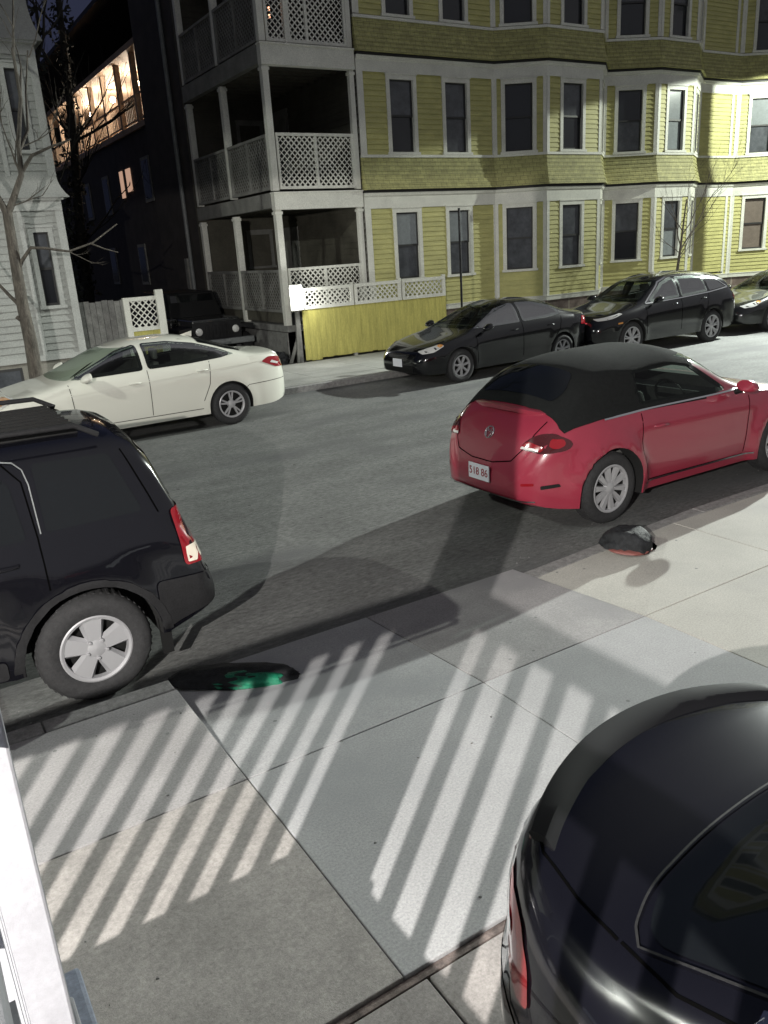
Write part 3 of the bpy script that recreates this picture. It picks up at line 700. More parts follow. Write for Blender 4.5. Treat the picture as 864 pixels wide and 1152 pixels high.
for sd in (1, -1):
    lamp = c.patch('tail_light', [(4.22, .74), (4.36, .74), (4.315, .98), (4.275, 1.10), (4.19, 1.10)], M['red_lens'], 'side', sd, off=.010)
    c.patch('reversing_lens', [(4.24, .76), (4.345, .76), (4.325, .86), (4.232, .86)], mat('reverse_lens', (.8, .72, .6), .15, coat=1), 'side', sd, off=.013, parent=lamp, rr=.01)
    c.strip('window_trim', [(3.44, 1.12), (3.435, 1.40), (3.42, 1.48), (3.38, 1.52), (3.30, 1.535), (2.1, 1.54)], .007, M['metal_grey'], 'side', sd, off=.007)
    # grey plastic wheel arch and sill mouldings
    for wx in S['wheels']:
        P1 = [(wx + .47 * math.cos(t), .33 + .47 * math.sin(t)) for t in np.linspace(math.radians(-4), math.radians(184), 22)]
        P0 = [(wx + .415 * math.cos(t), .345 + .415 * math.sin(t)) for t in np.linspace(math.radians(184), math.radians(-4), 22)]
        c.patch('arch_moulding', P1 + P0, M['plastic'], 'side', sd, off=.014, raw=True)
    c.patch('sill_moulding', [(1.45, .32), (3.12, .32), (3.12, .44), (1.45, .44)], M['plastic'], 'side', sd, off=.012)
    c.patch('bumper_corner', [(4.02, .36), (4.38, .44), (4.40, .66), (4.02, .68)], M['plastic'], 'side', sd, off=.012, rr=.04)
    rl = MB(); rl.tube([(1.95, sd * .64, 1.60), (2.05, sd * .645, 1.675), (3.0, sd * .65, 1.69), (3.75, sd * .645, 1.675), (3.88, sd * .64, 1.60)], .017, 8)
    for xx in (2.6, 3.2): rl.tube([(xx, sd * .645, 1.60), (xx, sd * .648, 1.685)], .016, 8)
    rl.build('roof_rail', M['plastic'], c.root, 60)
rb = MB()
for k in range(9): rb.box(2.15, 3.8, -.46 + k * .115 - .012, -.46 + k * .115 + .012, 1.60, 1.648)
rb.build('roof_ribs', M['black_trim'], c.root)
for y in (-.78, .78): mf = MB(); mf.box(4.02, 4.09, y - .01, y + .01, .15, .42); mf.build('mud_flap', M['black_trim'], c.root)
sw = MB(); sw.tube([(4.16, .1, 1.12), (4.10, -.2, 1.30)], .008, 6); sw.build('wiper', M['black_trim'], c.root)
mirror(c, 1.62, 1.14, M['black_trim']); plate(c, 'rear', 0, .78, None)

# ---- red soft-top convertible
L = 4.28
S = dict(L=L, r=.335, rr=.225, ra=.385, wheels=(.90, 3.44), plan_max=.875, paint=M['p_red'], lean=.20, flare=.064, shoulder=.93, fabric=(2.08, 3.92),
  cab=dict(x=(1.62, 3.35), seats=(2.62, 3.15), drive=1, side=[[(1.74, 1.015), (2.14, 1.285), (2.36, 1.33), (2.95, 1.32), (2.99, 1.03), (2.0, 1.0)]], ends=[([(-.60, 1.08), (-.50, 1.37), (.50, 1.37), (.60, 1.08)], 1.2, 2.3)], tops=[([(3.2, -.36), (3.2, .36), (3.50, .36), (3.50, -.36)], 1.1)] * 0),
  top=[(0, .48), (.05, .60), (.3, .78), (.8, .93), (1.35, 1.02), (1.55, 1.12), (2.05, 1.41), (2.4, 1.475), (3.0, 1.468), (3.35, 1.43), (3.6, 1.35), (3.78, 1.22), (3.90, 1.11), (4.0, 1.03), (4.10, .94), (4.19, .80), (4.245, .66), (4.27, .56), (4.28, .50)],
  belt=[(0, .42), (.3, .70), (.8, .86), (1.4, .93), (2.5, .965), (3.4, .985), (3.8, .95), (4.05, .84), (4.2, .64), (4.28, .46)], bot=bottom(L, .19),
  plan=[(0, .5), (.03, .58), (.15, .69), (.4, .79), (.8, .83), (1.4, .835), (2.6, .835), (3.2, .845), (3.6, .84), (3.85, .80), (4.02, .74), (4.14, .66), (4.22, .56), (4.26, .47), (4.28, .38)])
c = Car('convertible_car', 'red convertible with closed black fabric roof parked at the near kerb', S, (5.41 + 3.44, 5.745, 0), R(180))
c.wheels((10, .017, .075, .9))
for sd in (1, -1):
    c.patch('window', [(1.68, 1.0), (2.12, 1.30), (2.36, 1.345), (2.97, 1.335), (3.01, 1.015), (2.0, .985)], M['clear_glass'], 'side', sd, off=.004, rr=.05)
    c.patch('quarter_window', [(3.06, 1.05), (3.05, 1.32), (3.20, 1.29), (3.30, 1.14), (3.32, 1.06)], M['softtop'], 'side', sd, off=.010, rr=.03)
    c.strip('window_trim', [(1.50, .965), (2.2, .975), (3.0, .985), (3.5, .975)], .014, M['chrome'], 'side', sd, off=.012)
    c.strip('door_seam', [(1.48, .32), (1.42, .9)], .009, M['seam'], 'side', sd); c.strip('door_seam', [(2.98, .34), (3.05, .6), (3.02, .96)], .009, M['seam'], 'side', sd); c.strip('door_seam', [(1.48, .30), (2.95, .32)], .009, M['seam'], 'side', sd)
    c.strip('sill_moulding', [(1.35, .295), (3.02, .31)], .016, M['chrome'], 'side', sd, off=.010)
    handle(c, 2.78, .82, M['p_red'], sd)
    lamp = c.patch('tail_light', [(sd * .43, .775), (sd * .50, .865), (sd * .60, .915), (sd * .72, .90), (sd * .785, .84), (sd * .78, .77), (sd * .66, .745)], M['dark_lens'], 'rear', off=.008, rr=.05)
    c.patch('lamp_insert', [(sd * .44, .785), (sd * .50, .84), (sd * .66, .80), (sd * .64, .76)], M['red_lens'], 'rear', off=.012, parent=lamp, rr=.02)
    c.patch('lamp_insert', [(sd * .68, .81), (sd * .68, .87), (sd * .74, .87), (sd * .765, .82), (sd * .73, .785)], M['red_lens'], 'rear', off=.012, parent=lamp, rr=.02)
    c.patch('reversing_lens', [(sd * .45, .775), (sd * .60, .765), (sd * .60, .785), (sd * .46, .795)], M['clear_lens'], 'rear', off=.013, parent=lamp, rr=.005)
    c.patch('reflector', [(sd * .52, .455), (sd * .62, .465), (sd * .62, .49), (sd * .52, .48)], M['red_lens'], 'rear', off=.008, rr=.01)
    c.patch('bumper_vent', [(sd * .66, .43), (sd * .76, .45), (sd * .75, .48), (sd * .66, .465)], M['black_trim'], 'rear', off=.006, rr=.01)
c.patch('windscreen', [(-.64, 1.05), (-.52, 1.39), (.52, 1.39), (.64, 1.05)], M['clear_glass'], 'front', off=.006)
c.patch('rear_window', [(3.52, -.42), (3.52, .42), (3.70, .52), (3.83, .48), (3.83, -.48), (3.70, -.52)], M['glass'], 'top', off=.018, rr=.06)
c.strip('boot_seam', [(-.56, 1.0), (-.50, .80), (-.38, .66), (-.15, .615), (.15, .615), (.38, .66), (.50, .80), (.56, 1.0)], .010, M['seam'], 'rear')
c.patch('bumper_lip', [(-.60, .20), (-.50, .30), (.50, .30), (.60, .20)], M['black_trim'], 'rear', off=.008); c.strip('bumper_trim', [(-.62, .315), (0, .30), (.62, .315)], .014, M['chrome'], 'rear', off=.010)
sp = MB(); rows = []
for k in range(29):
    t = -1 + 2 * k / 28; y = .60 * t; x = 3.99 - .17 * abs(t)**2.2; z = 1.085 - .05 * t * t
    rows.append([(x - .09, y, z - .005), (x, y, z + .020), (x + .045, y, z + .008), (x + .03, y, z - .035), (x - .05, y, z - .06)])
for r_ in rows: sp.v += r_
for k in range(28):
    for j in range(5): sp.f.append((k * 5 + j, k * 5 + (j + 1) % 5, (k + 1) * 5 + (j + 1) % 5, (k + 1) * 5 + j))
sp.f.append((4, 3, 2, 1, 0)); sp.f.append(tuple(28 * 5 + j for j in range(5)))
sp.build('spoiler', M['p_red'], c.root, 50)
# round emblem on the boot: ring with two stacked chevrons
h_, n_ = c.cast((L + 2, 0, .86), (-1, 0, 0)); e = MB(); e.lathe([(.050, 0), (.056, .006), (.062, 0)], 'y', 28, closed=True)
for (pts) in ([(-.032, .038), (-.014, 0), (0, .026), (.014, 0), (.032, .038)], [(-.042, .012), (-.018, -.045), (0, -.008), (.018, -.045), (.042, .012)]): e.tube([(a, .003, b) for a, b in pts], .005, 6)
eo = e.build('emblem', M['chrome'], c.root, 60); eo.location = (h_.x + .004, 0, .86)
eo.rotation_euler = (math.atan2(n_.z, n_.x) * -1, 0, R(-90)); eo.rotation_euler = Matrix.Rotation(-math.atan2(n_.z, n_.x), 3, 'Y').to_4x4().__matmul__(Matrix.Rotation(R(-90), 4, 'Z')).to_euler()
plate(c, 'rear', 0, .50, '518 86'); mirror(c, 1.66, 1.03, M['p_red'])
for sd in (1, -1): c.patch('headlight', [(sd * .50, .60), (sd * .48, .72), (sd * .60, .76), (sd * .70, .70), (sd * .68, .60), (sd * .58, .56)], M['clear_lens'], 'front', off=.008)

# ---- white sedan at the far kerb
L = 4.86
S = dict(L=L, r=.33, rr=.215, ra=.37, wheels=(.97, 3.775), plan_max=.915, paint=M['p_white'], lean=.26, flare=.014, shoulder=.965,
  cab=dict(x=(1.45, 3.75), seats=(2.62, 3.45), drive=1, side=[[(1.50, 1.025), (2.17, 1.305), (2.45, 1.365), (2.45, 1.05)], [(2.57, 1.055), (2.57, 1.37), (2.95, 1.365), (3.35, 1.30), (3.70, 1.185), (3.85, 1.12), (3.72, 1.095), (3.2, 1.065)]], ends=[([(-.64, 1.05), (-.52, 1.33), (.52, 1.33), (.64, 1.05)], 1.0, 2.3)], tops=[([(3.5, -.50), (3.5, .50), (3.72, .54), (3.72, -.54)], 1.05)]),
  top=[(0, .56), (.05, .66), (.3, .78), (.9, .92), (1.2, .99), (2.1, 1.37), (2.55, 1.455), (3.0, 1.46), (3.5, 1.385), (3.95, 1.22), (4.3, 1.10), (4.6, 1.075), (4.74, 1.07), (4.78, 1.0), (4.83, .8), (4.86, .55)],
  belt=[(0, .50), (.3, .70), (1.0, .88), (2.0, .96), (3.2, 1.0), (4.2, 1.03), (4.6, 1.02), (4.75, .95), (4.82, .75), (4.86, .5)], bot=bottom(L),
  plan=plan(L, .90, .66, .72, .6, .55))
c = Car('white_sedan', 'cream white sedan parked at the far kerb in front of the pale house', S, (4.65 - 3.775, 13.0, 0), 0)
c.wheels((5, .016, .16, .9))
sg = [[(1.42, 1.0), (2.15, 1.325), (2.47, 1.385), (2.47, 1.03)], [(2.55, 1.035), (2.55, 1.39), (2.95, 1.385), (3.35, 1.32), (3.72, 1.20), (3.95, 1.10), (3.75, 1.075), (3.2, 1.045)]]
common(c, sg, [(-.70, 1.0), (-.55, 1.36), (.55, 1.36), (.70, 1.0)], None, [[(1.40, .35), (1.37, .95)], [(2.50, .35), (2.52, 1.02)], [(3.32, .45), (3.45, .7), (3.50, 1.04)], [(1.4, .33), (3.3, .33)]], [(2.3, .86), (3.35, .92)])
c.patch('rear_window', [(3.45, -.55), (3.45, .55), (3.85, .63), (4.12, .62), (4.2, 0), (4.12, -.62), (3.85, -.63)], M['glass'], 'top', off=.006)
for sd in (1, -1):
    lamp = c.patch('tail_light', [(4.36, .93), (4.62, .82), (4.82, .80), (4.80, .92), (4.68, .98), (4.5, .99)], M['red_lens'], 'side', sd, off=.008)
    c.patch('reversing_lens', [(4.52, .90), (4.66, .86), (4.70, .88), (4.56, .93)], M['clear_lens'], 'side', sd, off=.011, parent=lamp, rr=.01)
    c.patch('headlight', [(.10, .66), (.35, .70), (.66, .84), (.60, .86), (.3, .80), (.12, .74)], M['clear_lens'], 'side', sd, off=.008)
    c.patch('indicator', [(.38, .75), (.62, .835), (.55, .845), (.38, .79)], M['amber'], 'side', sd, off=.012)
    c.strip('bumper_seam', [(3.95, .50), (4.1, .60), (4.8, .62)], .008, M['seam'], 'side', sd)
    c.strip('crease', [(1.3, .80), (2.5, .86), (3.6, .91), (4.4, .95)], .010, M['p_white'], 'side', sd, off=.008)
an = MB(); an.prism([(3.30, 1.40), (3.55, 1.35), (3.56, 1.46)], -.015, .015); an.build('aerial', M['p_white'], c.root)
for sd in (1, -1):
    lp = MB(); lp.box(4.50, 4.72, sd * .3 - .28, sd * .3 + .28, 1.07, 1.085)
mirror(c, 1.62, 1.03, M['p_white'])

# ---- black compact sedan facing left
def small_sedan(name, label, loc, rot, pm, L=4.49, glass='glass', wglass='glass', plt=False, rims=(7, .028, 0, .75), amber=False):
    k = L / 4.49
    S = dict(L=L, r=.318, rr=.205, ra=.36, wheels=(.90 * k, 3.60 * k), plan_max=.865, paint=pm, lean=.26, flare=.012, shoulder=.965,
      cab=dict(x=(1.38 * k, 3.5 * k), seats=(2.5 * k, 3.25 * k), drive=1, side=[[(a * k, b) for a, b in q] for q in ([(1.42, .985), (2.02, 1.25), (2.38, 1.325), (2.43, 1.325), (2.43, 1.005)], [(2.55, 1.01), (2.55, 1.325), (2.95, 1.31), (3.33, 1.225), (3.50, 1.14), (3.54, 1.06), (3.2, 1.03)])], ends=[([(-.60, 1.02), (-.50, 1.30), (.50, 1.30), (.60, 1.02)], .9, 2.2 * k)], tops=[([(3.38 * k, -.46), (3.38 * k, .46), (3.48 * k, .48), (3.48 * k, -.48)], 1.0)]),
      top=[(a * k, b) for a, b in [(0, .52), (.05, .62), (.3, .74), (.8, .87), (1.05, .93), (2.0, 1.34), (2.45, 1.43), (2.9, 1.425), (3.4, 1.33), (3.8, 1.17), (4.1, 1.08), (4.35, 1.06), (4.42, 1.0), (4.46, .8), (4.49, .52)]],
      belt=[(a * k, b) for a, b in [(0, .48), (.3, .66), (1.0, .84), (2.0, .93), (3.2, .98), (4.0, 1.0), (4.35, .98), (4.44, .75), (4.49, .48)]], bot=bottom(L), plan=plan(L, .85, .66, .74, .6, .5))
    c = Car(name, label, S, loc, rot)
    c.wheels(rims, M['rim_dull'])
    K = lambda P_: [(a * k, b) for a, b in P_]
    sg = [K([(1.32, .96), (2.0, 1.27), (2.38, 1.345), (2.45, 1.345), (2.45, .985)]), K([(2.53, .99), (2.53, 1.345), (2.95, 1.33), (3.35, 1.245), (3.55, 1.15), (3.60, 1.04), (3.2, 1.01)])]
    for sd in (1, -1):
        c.patch('window', sg[0], M['tint_glass'], 'side', sd, off=.006); c.patch('window', sg[1], M['tint_glass'], 'side', sd, off=.006)
        for pts in (K([(1.30, .33), (1.28, .90)]), K([(2.49, .33), (2.49, .98)]), K([(3.25, .45), (3.5, .75), (3.58, 1.0)])): c.strip('door_seam', pts, .009, M['seam'], 'side', sd)
        for x in (2.25, 3.25): handle(c, x * k, .86, pm, sd)
        lamp = c.patch('headlight', K([(.14, .60), (.32, .63), (.54, .73), (.48, .755), (.28, .70), (.13, .645)]), M['clear_lens'], 'side', sd, off=.008)
        c.patch('indicator', K([(.44, .70), (.53, .74), (.49, .755), (.42, .73)]), M['amber'], 'side', sd, off=.012, parent=lamp, rr=.01)
        c.patch('tail_light', K([(4.15, .78), (4.44, .76), (4.42, .92), (4.2, .95)]), M['red_lens'], 'side', sd, off=.008)
    c.patch('windscreen', [(-.66, .97), (-.52, 1.34), (.52, 1.34), (.66, .97)], M['clear_glass'], 'front', off=.006, rr=.06)
    c.patch('rear_window', K([(3.35, -.50), (3.35, .50), (3.75, .58), (3.98, .55), (3.98, -.55), (3.75, -.58)]), M['glass'], 'top', off=.006)
    c.patch('grille', [(-.30, .52), (-.34, .58), (.34, .58), (.30, .52)], M['black_trim'], 'front', off=.006); c.strip('grille_trim', [(-.34, .59), (.34, .59)], .012, M['chrome'], 'front', off=.010)
    c.patch('bumper_intake', [(-.45, .26), (-.50, .38), (.50, .38), (.45, .26)], M['black_trim'], 'front', off=.006)
    mirror(c, 1.50 * k, .98, pm)
    if plt: plate(c, 'front', 0, .43, None)
    return c
small_sedan('compact_sedan', 'black compact sedan with white front number plate beside the yellow board fence', (9.40 - .90, 13.13, 0), R(1.5), M['p_black'], plt=True, amber=True)
small_sedan('parked_sedan', 'dark grey sedan cut by the right edge of the photo, behind the black crossover', (18.02, 13.0, 0), 0, M['p_grey'], L=4.75, wglass='glass_soft', rims=(10, .02, 0, .8))

# ---- black crossover
L = 4.66
S = dict(L=L, r=.36, rr=.255, ra=.41, wheels=(.93, 3.615), plan_max=.915, paint=M['p_black'], lean=.20, flare=.016, shoulder=.965,
  cab=dict(x=(1.42, 4.05), seats=(2.55, 3.4), h=.08, drive=1, side=[[(1.55, 1.10), (2.07, 1.42), (2.35, 1.50), (2.46, 1.505), (2.46, 1.13)], [(2.58, 1.13), (2.58, 1.51), (3.05, 1.505), (3.38, 1.47), (3.44, 1.18)]], ends=[([(-.64, 1.15), (-.53, 1.47), (.53, 1.47), (.64, 1.15)], 1.0, 2.2)]),
  top=[(0, .66), (.05, .78), (.3, .91), (.9, 1.03), (1.15, 1.09), (1.95, 1.53), (2.35, 1.62), (2.9, 1.645), (3.6, 1.61), (4.12, 1.53), (4.28, 1.46), (4.42, 1.22), (4.54, 1.04), (4.61, .9), (4.65, .7), (4.66, .6)],
  belt=[(0, .60), (.3, .82), (1.0, .97), (2.0, 1.05), (3.2, 1.10), (4.2, 1.14), (4.45, 1.05), (4.6, .8), (4.66, .55)], bot=bottom(L, .25), plan=plan(L, .90, .68, .78, .6, .45))
c = Car('crossover_car', 'black crossover with chrome window line parked before the yellow building', S, (16.56 - 3.615, 12.98, 0), 0)
c.wheels((7, .018, .13, .9))
sg = [[(1.45, 1.08), (2.05, 1.445), (2.35, 1.52), (2.48, 1.525), (2.48, 1.11)], [(2.56, 1.11), (2.56, 1.53), (3.05, 1.525), (3.40, 1.49), (3.46, 1.16)], [(3.53, 1.17), (3.48, 1.475), (3.85, 1.38), (4.12, 1.22)]]
common(c, sg, [(-.70, 1.10), (-.56, 1.50), (.56, 1.50), (.70, 1.10)], [(-.60, 1.16), (-.52, 1.42), (.52, 1.42), (.60, 1.16)], [[(1.38, .42), (1.36, 1.0)], [(2.52, .40), (2.52, 1.1)], [(3.20, .5), (3.38, .8), (3.48, 1.12)]], [(2.3, .98), (3.28, 1.02)],
  trim=[[(1.40, 1.06), (2.02, 1.455), (2.35, 1.545), (2.9, 1.56), (3.45, 1.51), (3.88, 1.40), (4.22, 1.20), (3.5, 1.135), (2.5, 1.085), (1.40, 1.05)]])
for sd in (1, -1):
    c.patch('headlight', [(.14, .78), (.40, .82), (.66, .90), (.60, .92), (.34, .865), (.14, .82)], M['clear_lens'], 'side', sd, off=.008)
    c.patch('tail_light', [(4.38, .96), (4.60, .94), (4.56, 1.10), (4.42, 1.13)], M['red_lens'], 'side', sd, off=.008)
    c.patch('side_marker', [(.5, .70), (.62, .71), (.62, .74), (.5, .73)], M['amber'], 'side', sd, off=.008, rr=.005)
c.patch('grille', [(-.38, .56), (-.42, .72), (.42, .72), (.38, .56)], M['black_trim'], 'front', off=.006); c.strip('grille_trim', [(-.42, .735), (.42, .735)], .025, M['chrome'], 'front', off=.012)
mirror(c, 1.62, 1.12, M['p_black'])
sp = MB(); sp.box(4.18, 4.36, -.52, .52, 1.50, 1.53); sp.build('spoiler', M['p_black'], c.root, bevel=.01)

# ---- dark off-roader in the gap between the houses (nose to the street)
t = thing('offroad_car', 'dark open-country off-roader with round headlights parked in the gap behind the white sedan', 'car', (7.17, 19.0, .05), 0)
b = MB()
b.prism([(0, 0)] * 0 or [(-.62, .55), (.62, .55), (.60, 1.12), (-.60, 1.12)], .1, 1.35)
b.box(-.74, .74, 1.35, 3.9, .50, 1.12)
b.build('body', M['p_grey'], t, bevel=.03)
cb = MB(); cb.hexa([(-.70, 1.42, 1.12), (.70, 1.42, 1.12), (.70, 3.85, 1.12), (-.70, 3.85, 1.12), (-.62, 1.72, 1.72), (.62, 1.72, 1.72), (.63, 3.80, 1.74), (-.63, 3.80, 1.74)]); cab = cb.build('cabin', M['black_trim'], t, bevel=.03)
wn_ = MB(); wn_.quad((-.60, 1.463, 1.18), (.60, 1.463, 1.18), (.55, 1.683, 1.66), (-.55, 1.683, 1.66)); wn_.build('windscreen', M['glass'], t)
gr = MB(); gr.box(-.62, .62, .06, .10, .55, 1.05)
for k in range(7): gr.box(-.27 + k * .09 - .028, -.27 + k * .09 + .028, .045, .07, .66, .98)
gr.build('grille', M['plastic'], t, bevel=.006)
for sx in (-.47, .47):
    h = MB(); h.lathe([(.001, .02), (.07, .025), (.088, .04), (.092, .07), (.10, .07)], n=24, c=(sx, 0, .84)); h.build('headlight', M['clear_lens'], t, 50)
    f = MB(); s_ = 1 if sx > 0 else -1
    f.prism([(s_ * .60, .86), (s_ * .60, .95), (s_ * .95, .93), (s_ * .97, .80), (s_ * .93, .80)], .05, 1.05); f.build('mudguard', M['plastic'], t, bevel=.02)
    tl = MB()
    for yy in (.55, 3.05): tl.lathe([(.2, 0), (.36, .02), (.38, .05), (.38, .20), (.36, .24), (.2, .24)], n=32, c=(0, 0, 0), closed=True) if 0 else None
    for yy in (.55, 3.05):
        w_ = MB(); w_.lathe([(.18, -.12), (.36, -.12), (.385, -.08), (.385, .08), (.36, .12), (.18, .12)], n=32, closed=True)
        me = w_.mesh('tyre'); o = link('tyre', me, M['tyre'], t, 40); o.rotation_euler = (0, 0, R(90)); o.location = (s_ * .82, yy, .335)
        w2 = MB(); w2.lathe([(.001, -.10), (.19, -.11), (.19, .11), (.001, .10)], n=24); o2 = link('wheel', w2.mesh('wheel'), M['rim_dull'], t, 40); o2.rotation_euler = (0, 0, R(90)); o2.location = (s_ * .82, yy, .335)
bp = MB(); bp.box(-.85, .85, -.16, .02, .50, .64); bp.build('bumper', M['metal_grey'], t, bevel=.02)

# ================================================================== YELLOW APARTMENT BUILDING
YB = thing('apartment_building', 'yellow clapboard apartment building with stacked bay windows and corner porches', 'building', (10.6, 17.5, 0))
def bl(mb, name, m, bevel=0, parent=None, smooth=None):   # build in world space, then parent keeping place
    o = mb.build(name, m, None, smooth, bevel=bevel); return adopt(o, parent or YB)
def adopt(o, par):
    o.parent = par; o.matrix_parent_inverse = par_world(par).inverted(); return o
def par_world(p):
    m = Matrix.Translation(p.location) @ Matrix.Rotation(p.rotation_euler.z, 4, 'Z')
    return m if p.parent is None else par_world(p.parent) @ p.matrix_parent_inverse @ m
PLAN = [(10.6, 17.5), (14.62, 17.5), (15.77, 16.78), (17.72, 16.78), (18.55, 17.48), (19.95, 16.78), (21.52, 16.78), (22.64, 17.5), (24.52, 17.5), (25.85, 16.78), (27.6, 16.78), (28.6, 17.5), (34, 17.5)]
FL = [(1.03, 3.45), (4.64, 6.40), (7.55, 9.35)]            # siding bands
WZ = [(1.80, 3.34), (4.72, 6.27), (7.62, 9.17)]
wins_at = {0: [(.89, 1.55), (2.50, 3.16)], 1: [(.30, 1.00)], 2: [(.56, 1.26)], 3: [(.26, .80)], 4: [(.42, 1.12)], 5: [(.44, 1.10)], 6: [(.30, .85)], 7: [], 8: [(.45, 1.15)], 9: [(.5, 1.2)], 10: [(.3, .9)], 11: [(1, 1.7), (3, 3.7)]}
tones = [[('pane_blind', 'pane_mid'), ('pane_blind', 'pane_mid')], [('pane_mid', 'pane_mid')], [('pane_mid', 'pane_mid')], [('pane_dark', 'pane_dark')], [('pane_mid', 'pane_dark')], [('pane_mid', 'pane_blind')], [('pane_dark', 'pane_dark')], [], [('pane_warm', 'pane_warm')], [('pane_mid', 'pane_dark')], [('pane_mid', 'pane_dark')], [('pane_mid', 'pane_dark')] * 2]
tones2 = {0: [('pane_mid', 'pane_dark'), ('pane_mid', 'pane_mid')], 1: [('pane_dark', 'pane_dark')], 2: [('pane_mid', 'pane_dark')], 4: [('pane_dark', 'pane_mid')], 5: [('pane_blind', 'pane_blind')], 8: [('pane_blind', 'pane_mid')]}
def cb(fr, *a):
    q = MB(); fr.box(q, *a); bl(q, 'corner_board', M['white'])
for i in range(len(PLAN) - 1):
    fr = Frame(PLAN[i], PLAN[i + 1]); Ln = fr.len
    for k, (z0, z1) in enumerate(FL):
        a, b = WZ[k]; W_ = wins_at[i]
        mb = MB(); wall_with_windows(fr, mb, 0, Ln, z0, z1, [(u0 - .02, u1 + .02, a - .03, b + .02) for u0, u1 in W_])
        # solid backing behind the glass
        fr.box(mb, 0, Ln, -.35, -.30, z0, z1)
        bl(mb, 'wall', M['yellow'])
        for j, (u0, u1) in enumerate(W_):
            tt = tones[i][j] if k == 0 else tones2.get(i, [('pane_dark', 'pane_dark')] * 3)[j] if k == 1 else ('pane_mid', 'pane_dark')
            fo = window(fr, None, u0, u1, a, b, tt[0], tt[1]); adopt(fo, YB)
    # corner boards and panel trim
    for k, (z0, z1) in enumerate(FL):
        segs = [0.0] if i in (0,) else [0.0]
        for u in ([0, Ln - .09] if i != 0 else [0, Ln - .06]):
            cb(fr, u, u + (.09 if Ln > 1 else .07), 0, .03, z0, z1)
        if i == 0:
            cb(fr, 0, .17, -.05, .035, z0, z1)
        if i == 7: cb(fr, 1.55, 1.66, 0, .032, z0, z1)
# horizontal bands that follow the plan
def offs(d):
    out = []
    for i, p in enumerate(PLAN):
        p = Vector(p)
        ns = []
        if i > 0: q = (p - Vector(PLAN[i - 1])).normalized(); ns.append(Vector((q.y, -q.x)))
        if i < len(PLAN) - 1: q = (Vector(PLAN[i + 1]) - p).normalized(); ns.append(Vector((q.y, -q.x)))
        n = sum(ns, Vector((0, 0))).normalized(); c_ = n.dot(ns[0]); out.append(p + n * d / max(.5, c_))
    return out
def band(prof, name, m):
    """prof: list of (depth,z) closed outline swept along the plan"""
    mb = MB(); rings = [offs(d) for d, z in prof]; n = len(prof)
    for i in range(len(PLAN)):
        mb.v += [(rings[j][i].x, rings[j][i].y, prof[j][1]) for j in range(n)]
    for i in range(len(PLAN) - 1):
        for j in range(n): mb.f.append((i * n + j, i * n + (j + 1) % n, (i + 1) * n + (j + 1) % n, (i + 1) * n + j))
    mb.f.append(tuple(range(n))); mb.f.append(tuple((len(PLAN) - 1) * n + j for j in range(n)))
    return bl(mb, name, m)
band([(-.1, .92), (.045, .92), (.045, 1.03), (.06, 1.03), (.06, 1.05), (-.1, 1.05)], 'water_table', M['white'])
for (za, zb, zc) in ((3.45, 3.80, 4.58), (6.40, 6.72, 7.47), (9.35, 9.66, 10.3)):
    band([(-.1, za), (.035, za), (.035, zb - .09), (.075, zb - .06), (.10, zb), (-.1, zb)], 'frieze', M['white'])
    band([(-.1, zb), (.115, zb), (.115, zb + .065), (-.1, zb + .065)], 'shadow_strip', M['belt_dark'])  # dark strip stands in for the shadow gap below the flared skirt
    # flared shingle skirt, real courses
    z = zb + .065; n = 7; hh = (zc - z) / n
    prof = [(-.1, z)]
    for k in range(n):
        f0 = .15 * (1 - k / n)**1.6 + .02; f1 = .15 * (1 - (k + 1) / n)**1.6 + .02
        prof += [(f0 + .016, z + k * hh), (f1 + .003, z + (k + 1) * hh)]
    prof += [(-.1, zc)]
    band(prof, 'shingle_skirt', M['yellow_shingle'])
    band([(-.1, zc), (.06, zc), (.06, zc + .06), (-.1, zc + .06)], 'sill_course', M['white'])
# vertical joints in the shingles
N, Lk, bb = nodes(M['yellow_shingle'])
tc = N.new('ShaderNodeTexCoord'); sx = N.new('ShaderNodeSeparateXYZ'); Lk.new(tc.outputs['Object'], sx.inputs[0])
cm = N.new('ShaderNodeCombineXYZ'); Lk.new(sx.outputs[0], cm.inputs[0]); Lk.new(sx.outputs[2], cm.inputs[1])
br = N.new('ShaderNodeTexBrick'); br.inputs['Scale'].default_value = 1; br.inputs['Brick Width'].default_value = .16; br.inputs['Row Height'].default_value = .1; br.inputs['Mortar Size'].default_value = .006; br.inputs['Bias'].default_value = 0
br.inputs['Color1'].default_value = (1, 1, 1, 1); br.inputs['Color2'].default_value = (.72, .72, .72, 1); br.inputs['Mortar'].default_value = (.35, .35, .35, 1)
Lk.new(cm.outputs[0], br.inputs[0]); mm = N.new('ShaderNodeMix'); mm.data_type = 'RGBA'; mm.blend_type = 'MULTIPLY'; mm.inputs[0].default_value = .8
src = bb.inputs['Base Color'].links[0].from_socket; Lk.new(src, mm.inputs[6]); Lk.new(br.outputs[0], mm.inputs[7]); Lk.new(mm.outputs[2], bb.inputs['Base Color'])
